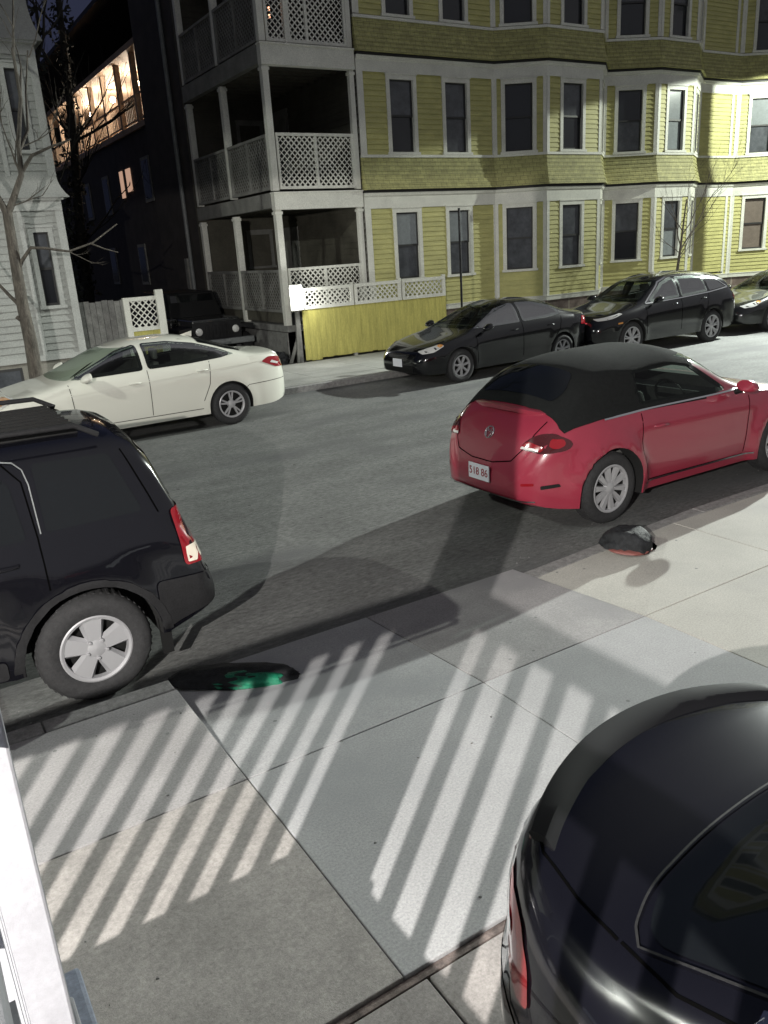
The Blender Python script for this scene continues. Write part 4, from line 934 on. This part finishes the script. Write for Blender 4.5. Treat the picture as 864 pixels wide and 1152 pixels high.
# stone foundation
N, Lk, bb = nodes(M['stone'])
tc = N.new('ShaderNodeTexCoord'); sx = N.new('ShaderNodeSeparateXYZ'); Lk.new(tc.outputs['Object'], sx.inputs[0])
cm = N.new('ShaderNodeCombineXYZ'); Lk.new(sx.outputs[0], cm.inputs[0]); Lk.new(sx.outputs[2], cm.inputs[1])
br = N.new('ShaderNodeTexBrick'); br.inputs['Scale'].default_value = 1; br.inputs['Brick Width'].default_value = .62; br.inputs['Row Height'].default_value = .31; br.inputs['Mortar Size'].default_value = .022
br.inputs['Color1'].default_value = (1.25, 1.05, .95, 1); br.inputs['Color2'].default_value = (.5, .5, .55, 1); br.inputs['Mortar'].default_value = (1.5, 1.5, 1.4, 1); br.offset = .37; br.squash = 1.3
Lk.new(cm.outputs[0], br.inputs[0]); mm = N.new('ShaderNodeMix'); mm.data_type = 'RGBA'; mm.blend_type = 'MULTIPLY'; mm.inputs[0].default_value = 1
src = bb.inputs['Base Color'].links[0].from_socket; Lk.new(src, mm.inputs[6]); Lk.new(br.outputs[0], mm.inputs[7]); Lk.new(mm.outputs[2], bb.inputs['Base Color'])
band([(-.3, -.05), (.0, -.05), (.0, .92), (-.3, .92)], 'foundation', M['stone'])
# side wall of the main block behind the porches, roof, upper storey
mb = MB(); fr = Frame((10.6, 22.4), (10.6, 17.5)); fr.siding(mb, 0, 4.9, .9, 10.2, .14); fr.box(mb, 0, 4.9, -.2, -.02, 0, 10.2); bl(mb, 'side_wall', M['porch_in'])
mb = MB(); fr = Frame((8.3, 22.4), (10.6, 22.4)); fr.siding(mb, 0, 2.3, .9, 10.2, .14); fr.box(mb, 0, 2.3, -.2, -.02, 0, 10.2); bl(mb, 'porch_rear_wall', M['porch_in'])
for (a, b, c_, d) in ((1.42, 2.02, 2.28, 3.12), (1.45, 2.05, 5.15, 5.95), (1.45, 2.05, 8.1, 8.9)): adopt(window(fr, None, a, b, c_, d, 'pane_dark', 'pane_dark', 'white_shaded'), YB)
fr = Frame((10.6, 22.4), (10.6, 17.5))
for z in (1.1, 4.05, 7.0):
    d = MB(); fr.box(d, .45, 1.35, 0, .05, z, z + 2.15); fr.box(d, .55, 1.25, .05, .06, z + 1.0, z + 2.0); bl(d, 'door', M['white_shaded'])
mb = MB(); mb.box(8.2, 34.2, 17.3, 60, 10.36, 10.5); bl(mb, 'roof', M['belt_dark'])
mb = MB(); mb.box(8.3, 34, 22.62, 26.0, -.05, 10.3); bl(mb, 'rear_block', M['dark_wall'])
# porches
PX0 = 8.3
def post(x, y, z0, z1, s=.15, m='white'):
    p_ = MB(); p_.box(x - s / 2, x + s / 2, y - s / 2, y + s / 2, z0, z1); p_.box(x - s / 2 - .02, x + s / 2 + .02, y - s / 2 - .02, y + s / 2 + .02, z1 - .10, z1 - .04)
    return bl(p_, 'porch_post', M[m], bevel=.006)
levels = [(.95, 3.50, 3.87), (3.90, 6.41, 6.83), (6.86, 9.35, 9.75)]
for li, (zf, zb, zt) in enumerate(levels):
    for y in (17.5, 19.95, 22.3): post(PX0 + .05, y + (.06 if y < 18 else 0), zf, zb)
    post(10.5, 17.56, zf, zb, .12)
    if li == 2: post(8.97, 17.56, zf, zb, .13)
    bm_ = MB(); bm_.box(PX0 - .04, 10.56, 17.44, 17.62, zb, zt - .03); bm_.box(PX0 - .06, 10.56, 17.41, 17.62, zt - .03, zt); bl(bm_, 'porch_beam', M['white'])
    bm_ = MB(); bm_.box(PX0 - .04, PX0 + .12, 17.625, 22.4, zb + .05, zt); bl(bm_, 'porch_beam', M['white_shaded'])
    bm_ = MB(); bm_.box(PX0 + .13, 10.5, 17.63, 22.2, zb + .12, zt - .04)
    for k in range(12): bm_.box(PX0 + .13, 10.5, 17.8 + k * .38, 17.84 + k * .38, zb + .06, zb + .12)
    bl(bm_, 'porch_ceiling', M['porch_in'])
dk = MB(); dk.box(PX0, 10.56, 17.5, 22.2, .80, .95); bl(dk, 'porch_floor', M['wood_grey'])
frF = Frame((PX0, 17.56), (10.6, 17.56)); frS = Frame((PX0 + .02, 22.3), (PX0 + .02, 17.56))
for (zl, zh, mid) in ((1.25, 2.23, True), (3.93, 5.09, True), (6.87, 8.0, True)):
    o = railing_panel(frF, None, .16, 2.14, zl, zh, 0, mid); adopt(o, YB)
    for (a, b) in ((.08, 2.27), (2.43, 4.66)): o = railing_panel(frS, None, a, b, zl, zh - .02, 0, True, 'white_shaded'); adopt(o, YB)
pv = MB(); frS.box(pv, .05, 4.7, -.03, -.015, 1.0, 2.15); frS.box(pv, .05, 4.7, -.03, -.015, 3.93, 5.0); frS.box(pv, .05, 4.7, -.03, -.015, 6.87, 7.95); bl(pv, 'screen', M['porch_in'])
sk = MB(); frS.box(sk, 0, 4.7, -.03, 0, .06, .78); bl(sk, 'porch_skirt', M['wood_grey'])
# pale pillar and downpipe on the rear block
dp = MB(); dp.tube([(8.22, 23.3, .1), (8.22, 23.3, 10)], .06, 10); bl(dp, 'downpipe', M['metal_grey'], smooth=60)
o = MB(); o.box(8.2, 8.3, 23.6, 23.8, 1.2, 2.6); bl(o, 'shutter', M['white_shaded'])
# small reddish lamp on the third porch
o = MB(); o.tube([(8.70, 17.75, 7.50), (8.70, 17.75, 7.57)], .018, 8); o.tube([(8.70, 17.75, 7.36), (8.70, 17.75, 7.43)], .018, 8)
q = o.build('string_light', lampmat('glow_amber', (1, .45, .25), 4)); tag(q, 'tiny reddish lamp glowing behind the topmost lattice of the porch corner', 'lamp')

# ---- board fence with lattice top along the ramp
F = thing('board_fence', 'yellow vertical board fence with white lattice rail in front of the porch', 'fence', (8.4, 17.2, .1))
fr = Frame((8.46, 17.20), (12.62, 17.08))
b = MB(); u = .10; k = 0
while u < 4.12:
    wd = rnd.uniform(.125, .15); fr.box(b, u, min(u + wd - .002, 4.14), 0, .022 + rnd.uniform(-.0015, .0015), .16 + rnd.uniform(-.01, .015) - (.03 if k < 3 else 0), 1.30); u += wd; k += 1
adopt(b.build('boards', M['yellow_board']), F)
b = MB(); fr.box(b, .1, 4.12, -.05, -.004, .4, .48); fr.box(b, .1, 4.12, -.05, -.004, 1.05, 1.13); adopt(b.build('back_rail', M['wood_grey']), F)
for (a, c_) in ((.12, 1.46), (1.50, 2.80), (2.84, 4.12)): adopt(railing_panel(fr, None, a, c_, 1.30, 1.78, .0, False, 'white', 'lattice_panel', .075), F)
b = MB()
for u in (0.0, 1.46, 2.80, 4.12): b = MB(); fr.box(b, u - .03, u + .05, -.10, -.022, .1, 1.82); adopt(b.build('post', M['wood_grey' if u == 0 else 'white']), F)
b = MB(); b.hexa([(8.36, 17.22, .1), (8.42, 17.22, .1), (8.42, 17.28, .1), (8.36, 17.28, .1), (8.42, 17.22, 1.3), (8.48, 17.22, 1.3), (8.48, 17.28, 1.3), (8.42, 17.28, 1.3)])
b.hexa([(8.20, 17.3, .1), (8.26, 17.3, .1), (8.26, 17.36, .1), (8.20, 17.36, .1), (8.46, 17.3, .75), (8.52, 17.3, .75), (8.52, 17.36, .75), (8.46, 17.36, .75)])
q = b.build('timber_props', M['white_shaded']); tag(q, 'leaning white timber props under the porch corner at the fence end', 'timber')
# ---- glowing light box
t = thing('wall_light', 'glowing white rectangular lamp at the left end of the lattice fence', 'lamp', (8.38, 17.07, 1.59))
o = MB(); o.box(-.165, .165, -.03, .05, -.29, .29); o.build('housing', M['white'], t, bevel=.02)
o = MB(); o.box(-.145, .145, -.055, -.031, -.265, .265); o.build('diffuser', M['glow_white'], t, bevel=.01)
point('lamp_light', (8.36, 16.85, 1.62), P_BOX, (1, 1, .95), .12)
# ---- rubbish under the porch corner
def crumple(name, loc, r, m, seed, rot=0, sub=4, parent=None, amp=.25, freq=3, flat=.02, fine=.05):
    bm = bmesh.new(); bmesh.ops.create_icosphere(bm, subdivisions=sub, radius=1)
    from mathutils import noise
    for v in bm.verts:
        p = v.co.normalized(); n_ = noise.fractal(p * freq + Vector((seed, 0, 0)), 1, 2, 4) * amp + noise.ridged_multi_fractal(p * freq * 2.4 + Vector((0, seed, 0)), 1, 2, 3, 1, 2) * fine
        q = p * (1 + n_)
        if p.z < 0: l_ = max(.3, math.hypot(p.x, p.y)); q = Vector((q.x / l_ ** .8, q.y / l_ ** .8, 0))
        v.co = (q.x * r[0], q.y * r[1], max(0, q.z) * r[2] * 1.5 + .002)
    me = bpy.data.meshes.new(name); bm.to_mesh(me); bm.free(); o = link(name, me, m, parent, 60); o.location = loc; o.rotation_euler = (0, 0, rot); return o
for i, (x, y, s, lab) in enumerate(((8.05, 17.6, .22, 'crumpled dark bag in the shadows under the porch corner, nearest the fence'), (7.75, 17.9, .26, 'crumpled dark bag in the shadows under the porch corner, farthest from the fence'))):
    tag(crumple('rubbish_bag', (x, y, .08), (s, s, s * .8), M['bag_black'], i + 4), lab, 'bag', 'bags under the porch corner')

# ================================================================== PALE HOUSE ON THE LEFT
H = thing('pale_house', 'pale clapboard house with narrow windows at the left behind the white sedan', 'house', (0, 17, 0))
fr = Frame((-6, 17.0), (3.58, 17.0)); e = 6.0
wl = [(e + 3.0, e + 3.27, 1.90, 3.22), (e + 1.45, e + 2.03, 1.92, 3.20), (e - .6, e + .0, 1.9, 3.2)]
wu = [(e + 3.02, e + 3.24, 4.66, 5.98), (e + 1.45, e + 2.0, 4.66, 5.98), (e - .6, e, 4.66, 5.98)]
mb = MB(); wall_with_windows(fr, mb, 0, 9.58, .92, 3.72, [(a - .02, b + .02, c_ - .03, d + .02) for a, b, c_, d in wl], .13); wall_with_windows(fr, mb, 0, 9.58, 4.16, 6.3, [(a - .02, b + .02, c_ - .03, d + .02) for a, b, c_, d in wu], .13)
fr.box(mb, 0, 9.58, -.4, -.3, .9, 6.4); fs = Frame((3.58, 17.0), (3.58, 27)); fs.siding(mb, 0, 10, .92, 9, .13); fs.box(mb, .0, 10, -.3, -.01, 0, 9)
adopt(mb.build('wall', M['house_white']), H)
for W_ in wl + wu: adopt(window(fr, None, *W_, 'pane_mid' if W_ in wu else 'pane_mid', 'pane_dark', 'house_trim', .085), H)
def skirt(z0, z1, d0, d1, m):
    mb = MB(); n = 5
    for k in range(n):
        t0, t1 = k / n, (k + 1) / n; f = lambda t: d0 + (d1 - d0) * (1 - (1 - t)**2)
        a, b = z0 + (z1 - z0) * t0, z0 + (z1 - z0) * t1
        mb.quad(fr.p(0, f(t0), a), fr.p(9.58 + f(t0), f(t0), a), fr.p(9.58 + f(t1), f(t1), b), fr.p(0, f(t1), b))
        mb.quad(fr.p(9.58 + f(t0), f(t0), a), fr.p(9.58 + f(t0), -9, a), fr.p(9.58 + f(t1), -9, b), fr.p(9.58 + f(t1), f(t1), b))
    mb.quad(fr.p(0, 0, z0), fr.p(9.58, 0, z0), fr.p(9.58 + d0, d0, z0), fr.p(0, d0, z0))
    return adopt(mb.build('flared_skirt', m), H)
skirt(3.82, 4.20, .17, .02, M['house_white']); skirt(6.42, 7.1, .16, .02, M['house_white'])
mb = MB(); fr.box(mb, 0, 9.60, 0, .05, 3.60, 3.80); fr.box(mb, 0, 9.64, 0, .12, 3.78, 3.83); fr.box(mb, 0, 9.60, 0, .05, 6.2, 6.40); fr.box(mb, 0, 9.64, 0, .13, 6.38, 6.43); fr.box(mb, 0, 9.60, 0, .06, .86, .96)
fr.box(mb, 9.46, 9.60, 0, .035, .96, 3.6); fr.box(mb, 9.46, 9.60, 0, .035, 4.2, 6.2); fr.box(mb, 8.78, 8.86, 0, .03, .96, 3.6); fr.box(mb, 8.72, 8.80, 0, .03, 4.2, 6.2)
adopt(mb.build('trim', M['house_trim']), H)
mb = MB(); fr.box(mb, 0, 9.58, -.2, .02, -.05, .86); adopt(mb.build('foundation', M['foundation']), H)
for (a, b) in ((e + 1.2, e + 2.35), (e + 2.98, e + 3.42)):
    mb = MB(); fr.box(mb, a, b, .02, .035, .30, .78); fr_o = adopt(mb.build('basement_window', M['sash']), H)
    mb = MB(); fr.box(mb, a + .05, b - .05, .035, .042, .35, .73); adopt(mb.build('pane', M['pane_mid' if a < e + 2 else 'pane_dark']), H)
fr2 = Frame((-6, 17.0), (3.62, 17.0)); mb = MB(); wall_with_windows(fr2, mb, 0, 9.58, 7.1, 9.4, [(e + .7, e + 1.3, 7.6, 9.0)], .13); fr2.box(mb, 0, 9.58, -.4, -.3, 6.4, 9.4); adopt(mb.build('upper_wall', M['house_white']), H)
adopt(window(fr2, None, e + .72, e + 1.28, 7.63, 8.98, 'pane_mid', 'pane_dark', 'house_trim', .085), H)
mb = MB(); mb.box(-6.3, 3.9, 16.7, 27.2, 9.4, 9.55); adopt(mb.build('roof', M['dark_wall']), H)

# ---- lattice gate and fence between the houses
G = thing('garden_gate', 'white framed gate with lattice above a yellowed panel between the two houses', 'gate', (5.0, 17.6, .05))
fr = Frame((4.62, 17.6), (5.55, 17.6))
mb = MB(); fr.box(mb, 0, .12, -.05, .05, .05, 1.88); fr.box(mb, .70, .86, -.05, .05, .05, 2.0); fr.box(mb, .12, .70, -.02, .03, 1.80, 1.88); fr.box(mb, .12, .70, -.02, .03, 1.18, 1.26); fr.box(mb, .12, .70, -.02, .03, .1, .2); adopt(mb.build('frame', M['white']), G)
mb = MB(); lattice(fr, mb, .12, .70, 1.26, 1.80); adopt(mb.build('lattice', M['white']), G)
mb = MB(); fr.box(mb, .12, .70, -.01, .01, .2, 1.18); adopt(mb.build('panel', M['yellow_board']), G)
mb = MB(); fr.box(mb, .84, .93, .0, .05, 1.0, 1.03); adopt(mb.build('latch', M['chrome']), G)
W2 = MB(); fr = Frame((3.6, 17.75), (4.62, 17.62))
u = 0
while u < 1.0: fr.box(W2, u, u + .115, 0, .02, .05, 1.86 + rnd.uniform(-.03, .02)); u += .122
fr.box(W2, 0, 1.0, -.05, 0, 1.5, 1.58); fr.box(W2, 0, 1.0, -.05, 0, .5, .58)
tag(W2.build('plank_fence', M['wood_grey']), 'weathered grey plank fence joining the pale house to the gate', 'fence')

# ================================================================== REAR APARTMENTS WITH LIT PORCHES
RB = thing('rear_apartments', 'dark apartment house far back in the gap with a warmly lit upper porch', 'building', (9, 30, 0))
mb = MB(); mb.box(9.0, 22, 26.5, 44, -.05, 6.75); adopt(mb.build('wall', M['dark_wall']), RB)
mb = MB(); mb.box(11.0, 22, 26.5, 44, 6.75, 9.1); adopt(mb.build('upper_wall', M['rear_wall']), RB)
pf = Frame((9.0, 43.9), (9.0, 26.6))
def pw(u0, u1, d0, d1, z0, z1, name, m):
    q = MB(); pf.box(q, u0, u1, d0, d1, z0, z1); return adopt(q.build(name, M[m]), RB)
pw(0, 17.3, -2.0, .10, 6.75, 6.92, 'porch_floor', 'rear_trim'); pw(0, 17.3, -2.0, .25, 8.95, 9.12, 'porch_roof', 'rear_trim')
for i in range(10): u = .1 + i * 1.88; pw(u, u + .20, -.1, .06, 6.92, 8.95, 'porch_post', 'rear_trim')
q = MB()
for z in (7.75, 7.02): pf.box(q, 0, 17.3, -.06, -.01, z, z + .06)
for k in range(90): pf.box(q, .1 + k * .19, .135 + k * .19, -.05, -.02, 7.08, 7.75)
adopt(q.build('railing', M['rear_trim']), RB)
for a in (3.0, 7.4, 12.2): pw(a, a + .9, -2.0, -1.98, 6.92, 8.85, 'door', 'dark_wall')
for a in (4.5, 5.9, 9.8, 11.0, 14.6): pw(a, a + 1.1, -2.0, -1.97, 7.5, 8.7, 'window', 'pane_dark')
for u in (6.0, 9.4, 12.6):
    bm = bmesh.new(); bmesh.ops.create_uvsphere(bm, u_segments=12, v_segments=8, radius=.11); me = bpy.data.meshes.new('lamp'); bm.to_mesh(me); bm.free()
    o = link('porch_lamp', me, M['glow_warm'], None, 180); o.location = pf.p(u, -.9, 8.6); adopt(o, RB); point('porch_light', (o.location.x, o.location.y, o.location.z - .25), P_REAR, (1, .86, .68), .12)
for (y, z0, z1, ww) in ((30.5, 5.0, 5.75, .55), (31.5, 4.85, 5.75, .38)): q = MB(); q.box(8.96, 8.99, y, y + ww, z0, z1); adopt(q.build('lit_window', M['glow_dim']), RB)
for (y, z) in ((28.2, 4.5), (33.5, 4.4), (36.5, 4.4), (30, 1.8), (34, 1.8)): q = MB(); q.box(8.95, 8.99, y, y + .9, z, z + 1.4); wq = adopt(q.build('window', M['white_shaded']), RB); q = MB(); q.box(8.94, 8.955, y + .1, y + .8, z + .1, z + 1.3); adopt(q.build('pane', M['pane_dark']), wq)

# ---- street furniture
t = thing('sign_post', 'thin grey street sign post beside the black compact sedan', 'sign', (10.98, 14.3, .12))
o = MB(); o.tube([(0, 0, 0), (0, 0, 3.12)], .026, 10); o.build('post', M['plastic'], t, 60)
o = MB(); o.box(-.010, .010, -.23, .23, 2.62, 3.08); s_ = o.build('sign_plate', M['plastic'], t, bevel=.004); s_.rotation_euler = (0, 0, R(-38))
t = thing('utility_pole', 'tall wooden utility pole just off the right of the view', 'pole', (24.75, 14.4, .1)); o = MB(); o.tube([(0, 0, 0), (0, 0, 9.5)], [.17, .12], 14); o.build('pole', M['bark'], t, 60)
o = MB(); o.box(-1, 1, -.05, .05, 9.0, 9.1); o.build('crossarm', M['wood_grey'], t)
LAMPC = (.93, 1.0, .86)
def street_lamp(label, x, y, z, arm, power, ang=157, colr=LAMPC, blend=.03):
    t = thing('street_lamp', label, 'street lamp', (x, y, 0), 0, 'street lamps along the road')
    o = MB(); o.tube([(arm[0], arm[1], 0), (arm[0], arm[1], z + .1), (arm[0] * .8, arm[1] * .8, z + .25), (0, 0, z + .22)], [.09, .06, .04, .035], 12); o.build('pole', M['metal_grey'], t, 60)
    o = MB(); o.box(-.16, .16, -.3, .3, z + .06, z + .20); hd = o.build('lamp_head', M['metal_grey'], t, bevel=.03)
    o = MB(); o.box(-.12, .12, -.22, .22, z + .045, z + .058); o.build('lens', M['glow_street'], hd)
    return spot('street_light', (0, 0, z), power, colr, .09, ang, blend, t)
street_lamp('street lamp on a tall pole beyond the right edge by the yellow building', 26.0, 12.3, 7.9, (.6, 2.0), P_STREET)
fl = spot('road_fill_spot', (25.9, 12.2, 7.8), P_ROAD_FILL, (.93, 1.0, .94), .09, 62, .35); fl.rotation_euler = Vector((6 - 25.9, 6.5 - 12.2, -7.8)).to_track_quat('-Z', 'Y').to_euler()  # added spot beside the street lamp, brightens the road
street_lamp('street lamp on a tall pole beyond the left edge by the pale house', -7.5, 8.2, 8.2, (0, 6.2), P_LEFT, 165, (.96, 1, .90))

# ================================================================== TREES
def limb(mb, pts, r0, r1, n=8):
    m = len(pts); mb.tube(pts, [r0 + (r1 - r0) * i / (m - 1) for i in range(m)], n)
def twig(mb, p, d, ln, r, depth, rg):
    p = Vector(p); d = Vector(d).normalized(); pts = [p]; seg = 4
    for k in range(seg):
        d = (d + Vector((rg.uniform(-.22, .22), rg.uniform(-.22, .22), rg.uniform(-.10, .2)))).normalized(); pts.append(pts[-1] + d * ln / seg)
    limb(mb, pts, r, r * .35, 5 if r < .02 else 7)
    if depth > 0:
        for k in range(rg.choice((2, 3))):
            i = rg.choice((1, 2, 3, 4)); a = rg.uniform(-.9, .9); q = Matrix.Rotation(a, 3, 'Z') @ d; q = (q + Vector((rg.uniform(-.5, .5), rg.uniform(-.5, .5), rg.uniform(-.1, .5)))).normalized()
            twig(mb, pts[i], q, ln * rg.uniform(.55, .8), r * .5, depth - 1, rg)
M['bark_street'] = noisy('bark_street', (.085, .075, .062), .4, 16, .9, .9, 60, stretch=(1, 1, .25), amp=.6)
T1 = thing('bare_tree', 'bare leafless tree with crooked trunk in front of the pale house', 'tree', (2.24, 14.8, .1))
rg = random.Random(3)
tk = MB(); limb(tk, [(2.22, 14.8, .05), (2.24, 14.8, .7), (2.26, 14.78, 1.4), (2.25, 14.8, 2.0), (2.27, 14.82, 2.65), (2.29, 14.8, 3.45)], .125, .075, 14)
adopt(tk.build('trunk', M['bark_street'], None, 60), T1)
br_ = MB()
limb(br_, [(2.29, 14.8, 3.42), (2.42, 14.8, 3.65), (2.60, 14.75, 4.0), (2.64, 14.75, 4.45), (2.79, 14.7, 5.1), (2.80, 14.7, 5.8)], .06, .02)
limb(br_, [(2.29, 14.8, 3.42), (2.15, 14.8, 3.8), (1.9, 14.9, 4.3), (1.8, 14.9, 5.4)], .06, .02)
limb(br_, [(2.62, 14.75, 4.05), (2.80, 14.7, 4.28), (3.07, 14.6, 4.39), (3.4, 14.5, 4.5)], .035, .012)
limb(br_, [(2.64, 14.75, 4.36), (2.83, 14.8, 4.66), (2.9, 14.8, 5.2), (3.04, 14.8, 5.8)], .03, .01)
limb(br_, [(2.27, 14.8, 2.5), (2.36, 14.78, 2.70), (2.53, 14.7, 2.90), (2.75, 14.7, 2.88), (3.11, 14.7, 2.81), (3.52, 14.7, 2.93), (3.97, 14.7, 3.21)], .035, .010)
limb(br_, [(3.48, 14.7, 2.92), (3.7, 14.7, 2.82), (3.92, 14.7, 2.75)], .014, .006); limb(br_, [(2.25, 14.8, 1.95), (2.1, 14.8, 2.15), (1.9, 14.85, 2.45), (1.7, 14.9, 2.9)], .035, .014); limb(br_, [(2.22, 14.8, 1.75), (2.12, 14.75, 1.83)], .045, .035)
for (p, d, ln, r) in (((2.79, 14.7, 5.1), (.3, 0, 1), .9, .02), ((2.6, 14.75, 4.0), (-.3, 0, 1), .8, .02), ((2.3, 14.8, 3.5), (1, -.1, .35), .6, .016), ((2.8, 14.7, 5.7), (.1, .2, 1), 1.6, .02), ((1.8, 14.9, 5.3), (-.2, 0, 1), 1.6, .02), ((3.04, 14.8, 5.7), (.3, 0, 1), 1.2, .012), ((3.11, 14.7, 2.81), (.6, 0, -.4), .4, .008), ((2.64, 14.75, 4.4), (.9, .1, .4), .7, .014)): twig(br_, p, d, ln, r, 2, rg)
adopt(br_.build('branches', M['bark_street'], None, 60), T1)
T2 = thing('young_tree', 'young bare street tree rising behind the black crossover', 'tree', (19.2, 15.3, .1))
tk = MB(); limb(tk, [(19.18, 15.3, .1), (19.2, 15.3, .9), (19.26, 15.3, 1.4), (19.36, 15.3, 2.1), (19.42, 15.3, 2.6), (19.5, 15.3, 3.3)], .055, .016, 10); adopt(tk.build('trunk', M['bark'], None, 60), T2)
br_ = MB()
for (p, d, ln, r) in (((19.36, 15.3, 2.1), (-.9, 0, .9), 1.1, .02), ((19.36, 15.3, 2.0), (1, .1, .75), 1.6, .022), ((19.4, 15.3, 2.4), (.7, -.2, .9), 1.3, .016), ((19.4, 15.3, 2.5), (-.5, .3, 1), 1.0, .014), ((19.3, 15.3, 1.75), (.9, .2, .15), .9, .014), ((19.45, 15.3, 2.9), (.3, 0, 1), .9, .012), ((19.34, 15.3, 1.9), (-.7, -.2, .5), .8, .012), ((19.3, 15.3, 1.8), (1, 0, .5), 1.5, .015)): twig(br_, p, d, ln, r, 3, rg)
adopt(br_.build('branches', M['bark'], None, 60), T2)
# big dark trees beside and behind the pale house
def dark_tree(label, x, y, h, r, seed, lean=0, n=16):
    rg = random.Random(seed); t = thing('dark_tree', label, 'tree', (x, y, 0), 0, 'dark trees behind the houses')
    tk = MB(); P_ = [(lean * k / 8 + rg.uniform(-.06, .06), rg.uniform(-.1, .1), h * k / 8) for k in range(9)]; limb(tk, P_, r, r * .35, 12); tk.build('trunk', M['bark_dark'], t, 60)
    b = MB()
    for k in range(n):
        i = rg.randint(2, 8); a = rg.uniform(0, 6.28); twig(b, P_[i], (math.cos(a), math.sin(a), rg.uniform(.4, 1.3)), rg.uniform(1.5, 3), r * .22, 3, rg)
    b.build('branches', M['bark_dark'], t, 60)
    # clinging ivy leaves give the trunk its ragged outline
    lf = MB()
    for k in range(900):
        z = rg.uniform(1.5, h * .9); i = z / h * 8; j = int(i); f = i - j; c0 = P_[j]; a = rg.uniform(0, 6.28); rad = r * (1.0 - .5 * z / h) + rg.uniform(.0, .20) * (1 + .6 * math.sin(z * 2.1 + seed)); cx = c0[0] + math.cos(a) * rad; cy = c0[1] + math.sin(a) * rad
        s = rg.uniform(.05, .10); u = Vector((rg.uniform(-1, 1), rg.uniform(-1, 1), rg.uniform(-1, 1))).normalized() * s; v = u.orthogonal().normalized() * s * .8; c_ = Vector((cx, cy, z))
        lf.quad(c_ - u, c_ + v, c_ + u, c_ - v)
    lf.build('ivy', M['ivy'], t)
M['ivy'] = noisy('ivy', (.006, .008, .005), .4, 5, .9, 0)
dark_tree('thick dark ivy-clad trunk rising beside the pale house wall', 4.12, 20.5, 13, .20, 5, .1)
dark_tree('dark leafless tree farther back against the night sky', 8.5, 46, 17, .4, 8, .6, 26)
dark_tree('dark leafless tree standing close to the left side of the yellow building', 6.6, 30, 13, .2, 12, 1.0, 20)

# ================================================================== BAGS ON THE KERB
t = thing('green_bag', 'long flattened dark green plastic bag lying on the kerb edge', 'bag', (1.46, 4.36, .045), R(-33))
crumple('bag_body', (0, 0, 0), (.39, .13, .045), M['bag_black'], 2.3, parent=t, amp=.14, freq=1.6, fine=.08)
o = crumple('green_patch', (.09, -.055, .0), (.25, .085, .042), M['bag_green'], 6.1, parent=t, amp=.16, freq=2.2, fine=.05)
t = thing('rubbish_bag', 'crumpled black rubbish bag with a red edge on the pavement near the red convertible', 'bag', (4.90, 4.25, .10), R(20))
crumple('bag_body', (0, 0, 0), (.18, .20, .10), M['bag_black'], 9.3, parent=t, amp=.20, freq=1.5, fine=.09)
crumple('red_edge', (-.04, -.04, -.004), (.175, .175, .022), M['bag_red'], 3.3, parent=t, amp=.12, freq=1.5, fine=.02)
o = MB()
for (x, y, a) in ((.02, -.03, .3), (-.05, .09, 1.1), (.06, -.12, -.2)):
    o.box(x - .022, x + .022, y - .007, y + .007, .118, .124)
# ================================================================== OUR PORCH (left foreground)
PR = thing('near_porch', 'white porch corner post and railing at the lower left of the view', 'porch', (-.037, 1.389, 1.0))
cx, cy = -.037, 1.389; Lz = 3.451; zb, zt = 1.132, 1.882
def pb(mb, name, m, bevel=0): return adopt(mb.build(name, M[m], bevel=bevel), PR)
o = MB(); o.box(cx - .085, cx + .085, cy - .085, cy + .085, 1.0, 3.55); o.box(cx - .098, cx + .098, cy - .098, cy + .098, 1.0, 1.10); pb(o, 'corner_post', 'porch_paint', .006)
o = MB(); o.box(-5.0, cx - .088, cy - .03, cy + .03, zb - .07, zb); pb(o, 'bottom_rail', 'porch_paint'); o = MB(); o.box(cx - .03, cx + .03, -3.2, cy - .088, zb - .07, zb); pb(o, 'bottom_rail', 'porch_paint')
o = MB(); o.box(-5.0, cx - .088, cy - .045, cy + .045, zt, zt + .085); pb(o, 'handrail', 'porch_paint', .01); o = MB(); o.box(cx - .045, cx + .012, -3.2, cy - .088, zt, zt + .085); pb(o, 'handrail', 'porch_paint', .01)
x = -.217
while x > -4.9:
    o = MB(); o.box(x - .017, x + .017, cy - .017, cy + .017, zb, zt); pb(o, 'baluster', 'porch_paint'); x -= .120
y = 1.137
while y > -3.1:
    o = MB(); o.box(cx - .017, cx + .017, y - .019, y + .019, zb, zt); pb(o, 'baluster', 'porch_paint'); y -= .148
o = MB(); o.box(-5.1, .095, -3.3, 1.665, .93, 1.0); pb(o, 'deck', 'deck_blue', .01)
o = MB(); o.box(-5.0, .03, -3.2, 1.52, 0, .93); pb(o, 'porch_base', 'wood_grey')
o = MB(); o.box(-5.2, .25, -3.3, 1.7, 3.56, 3.68); pb(o, 'porch_ceiling', 'plastic')
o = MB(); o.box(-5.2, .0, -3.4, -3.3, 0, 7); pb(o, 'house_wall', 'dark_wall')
lp = thing('porch_lamp', 'round ceiling lamp of the near porch behind the viewer', 'lamp', (-2.75, -1.13, 3.55))
o = MB(); o.lathe([(.001, .008), (.09, .008), (.10, -.01), (.10, -.03), (.001, -.03)], 'z', 24); o.build('base_plate', M['porch_paint'], lp, 50)
point('lamp_light', (-2.75, -1.13, Lz), P_PORCH, (1, .96, .91), .022)
bpy.context.view_layer.update()
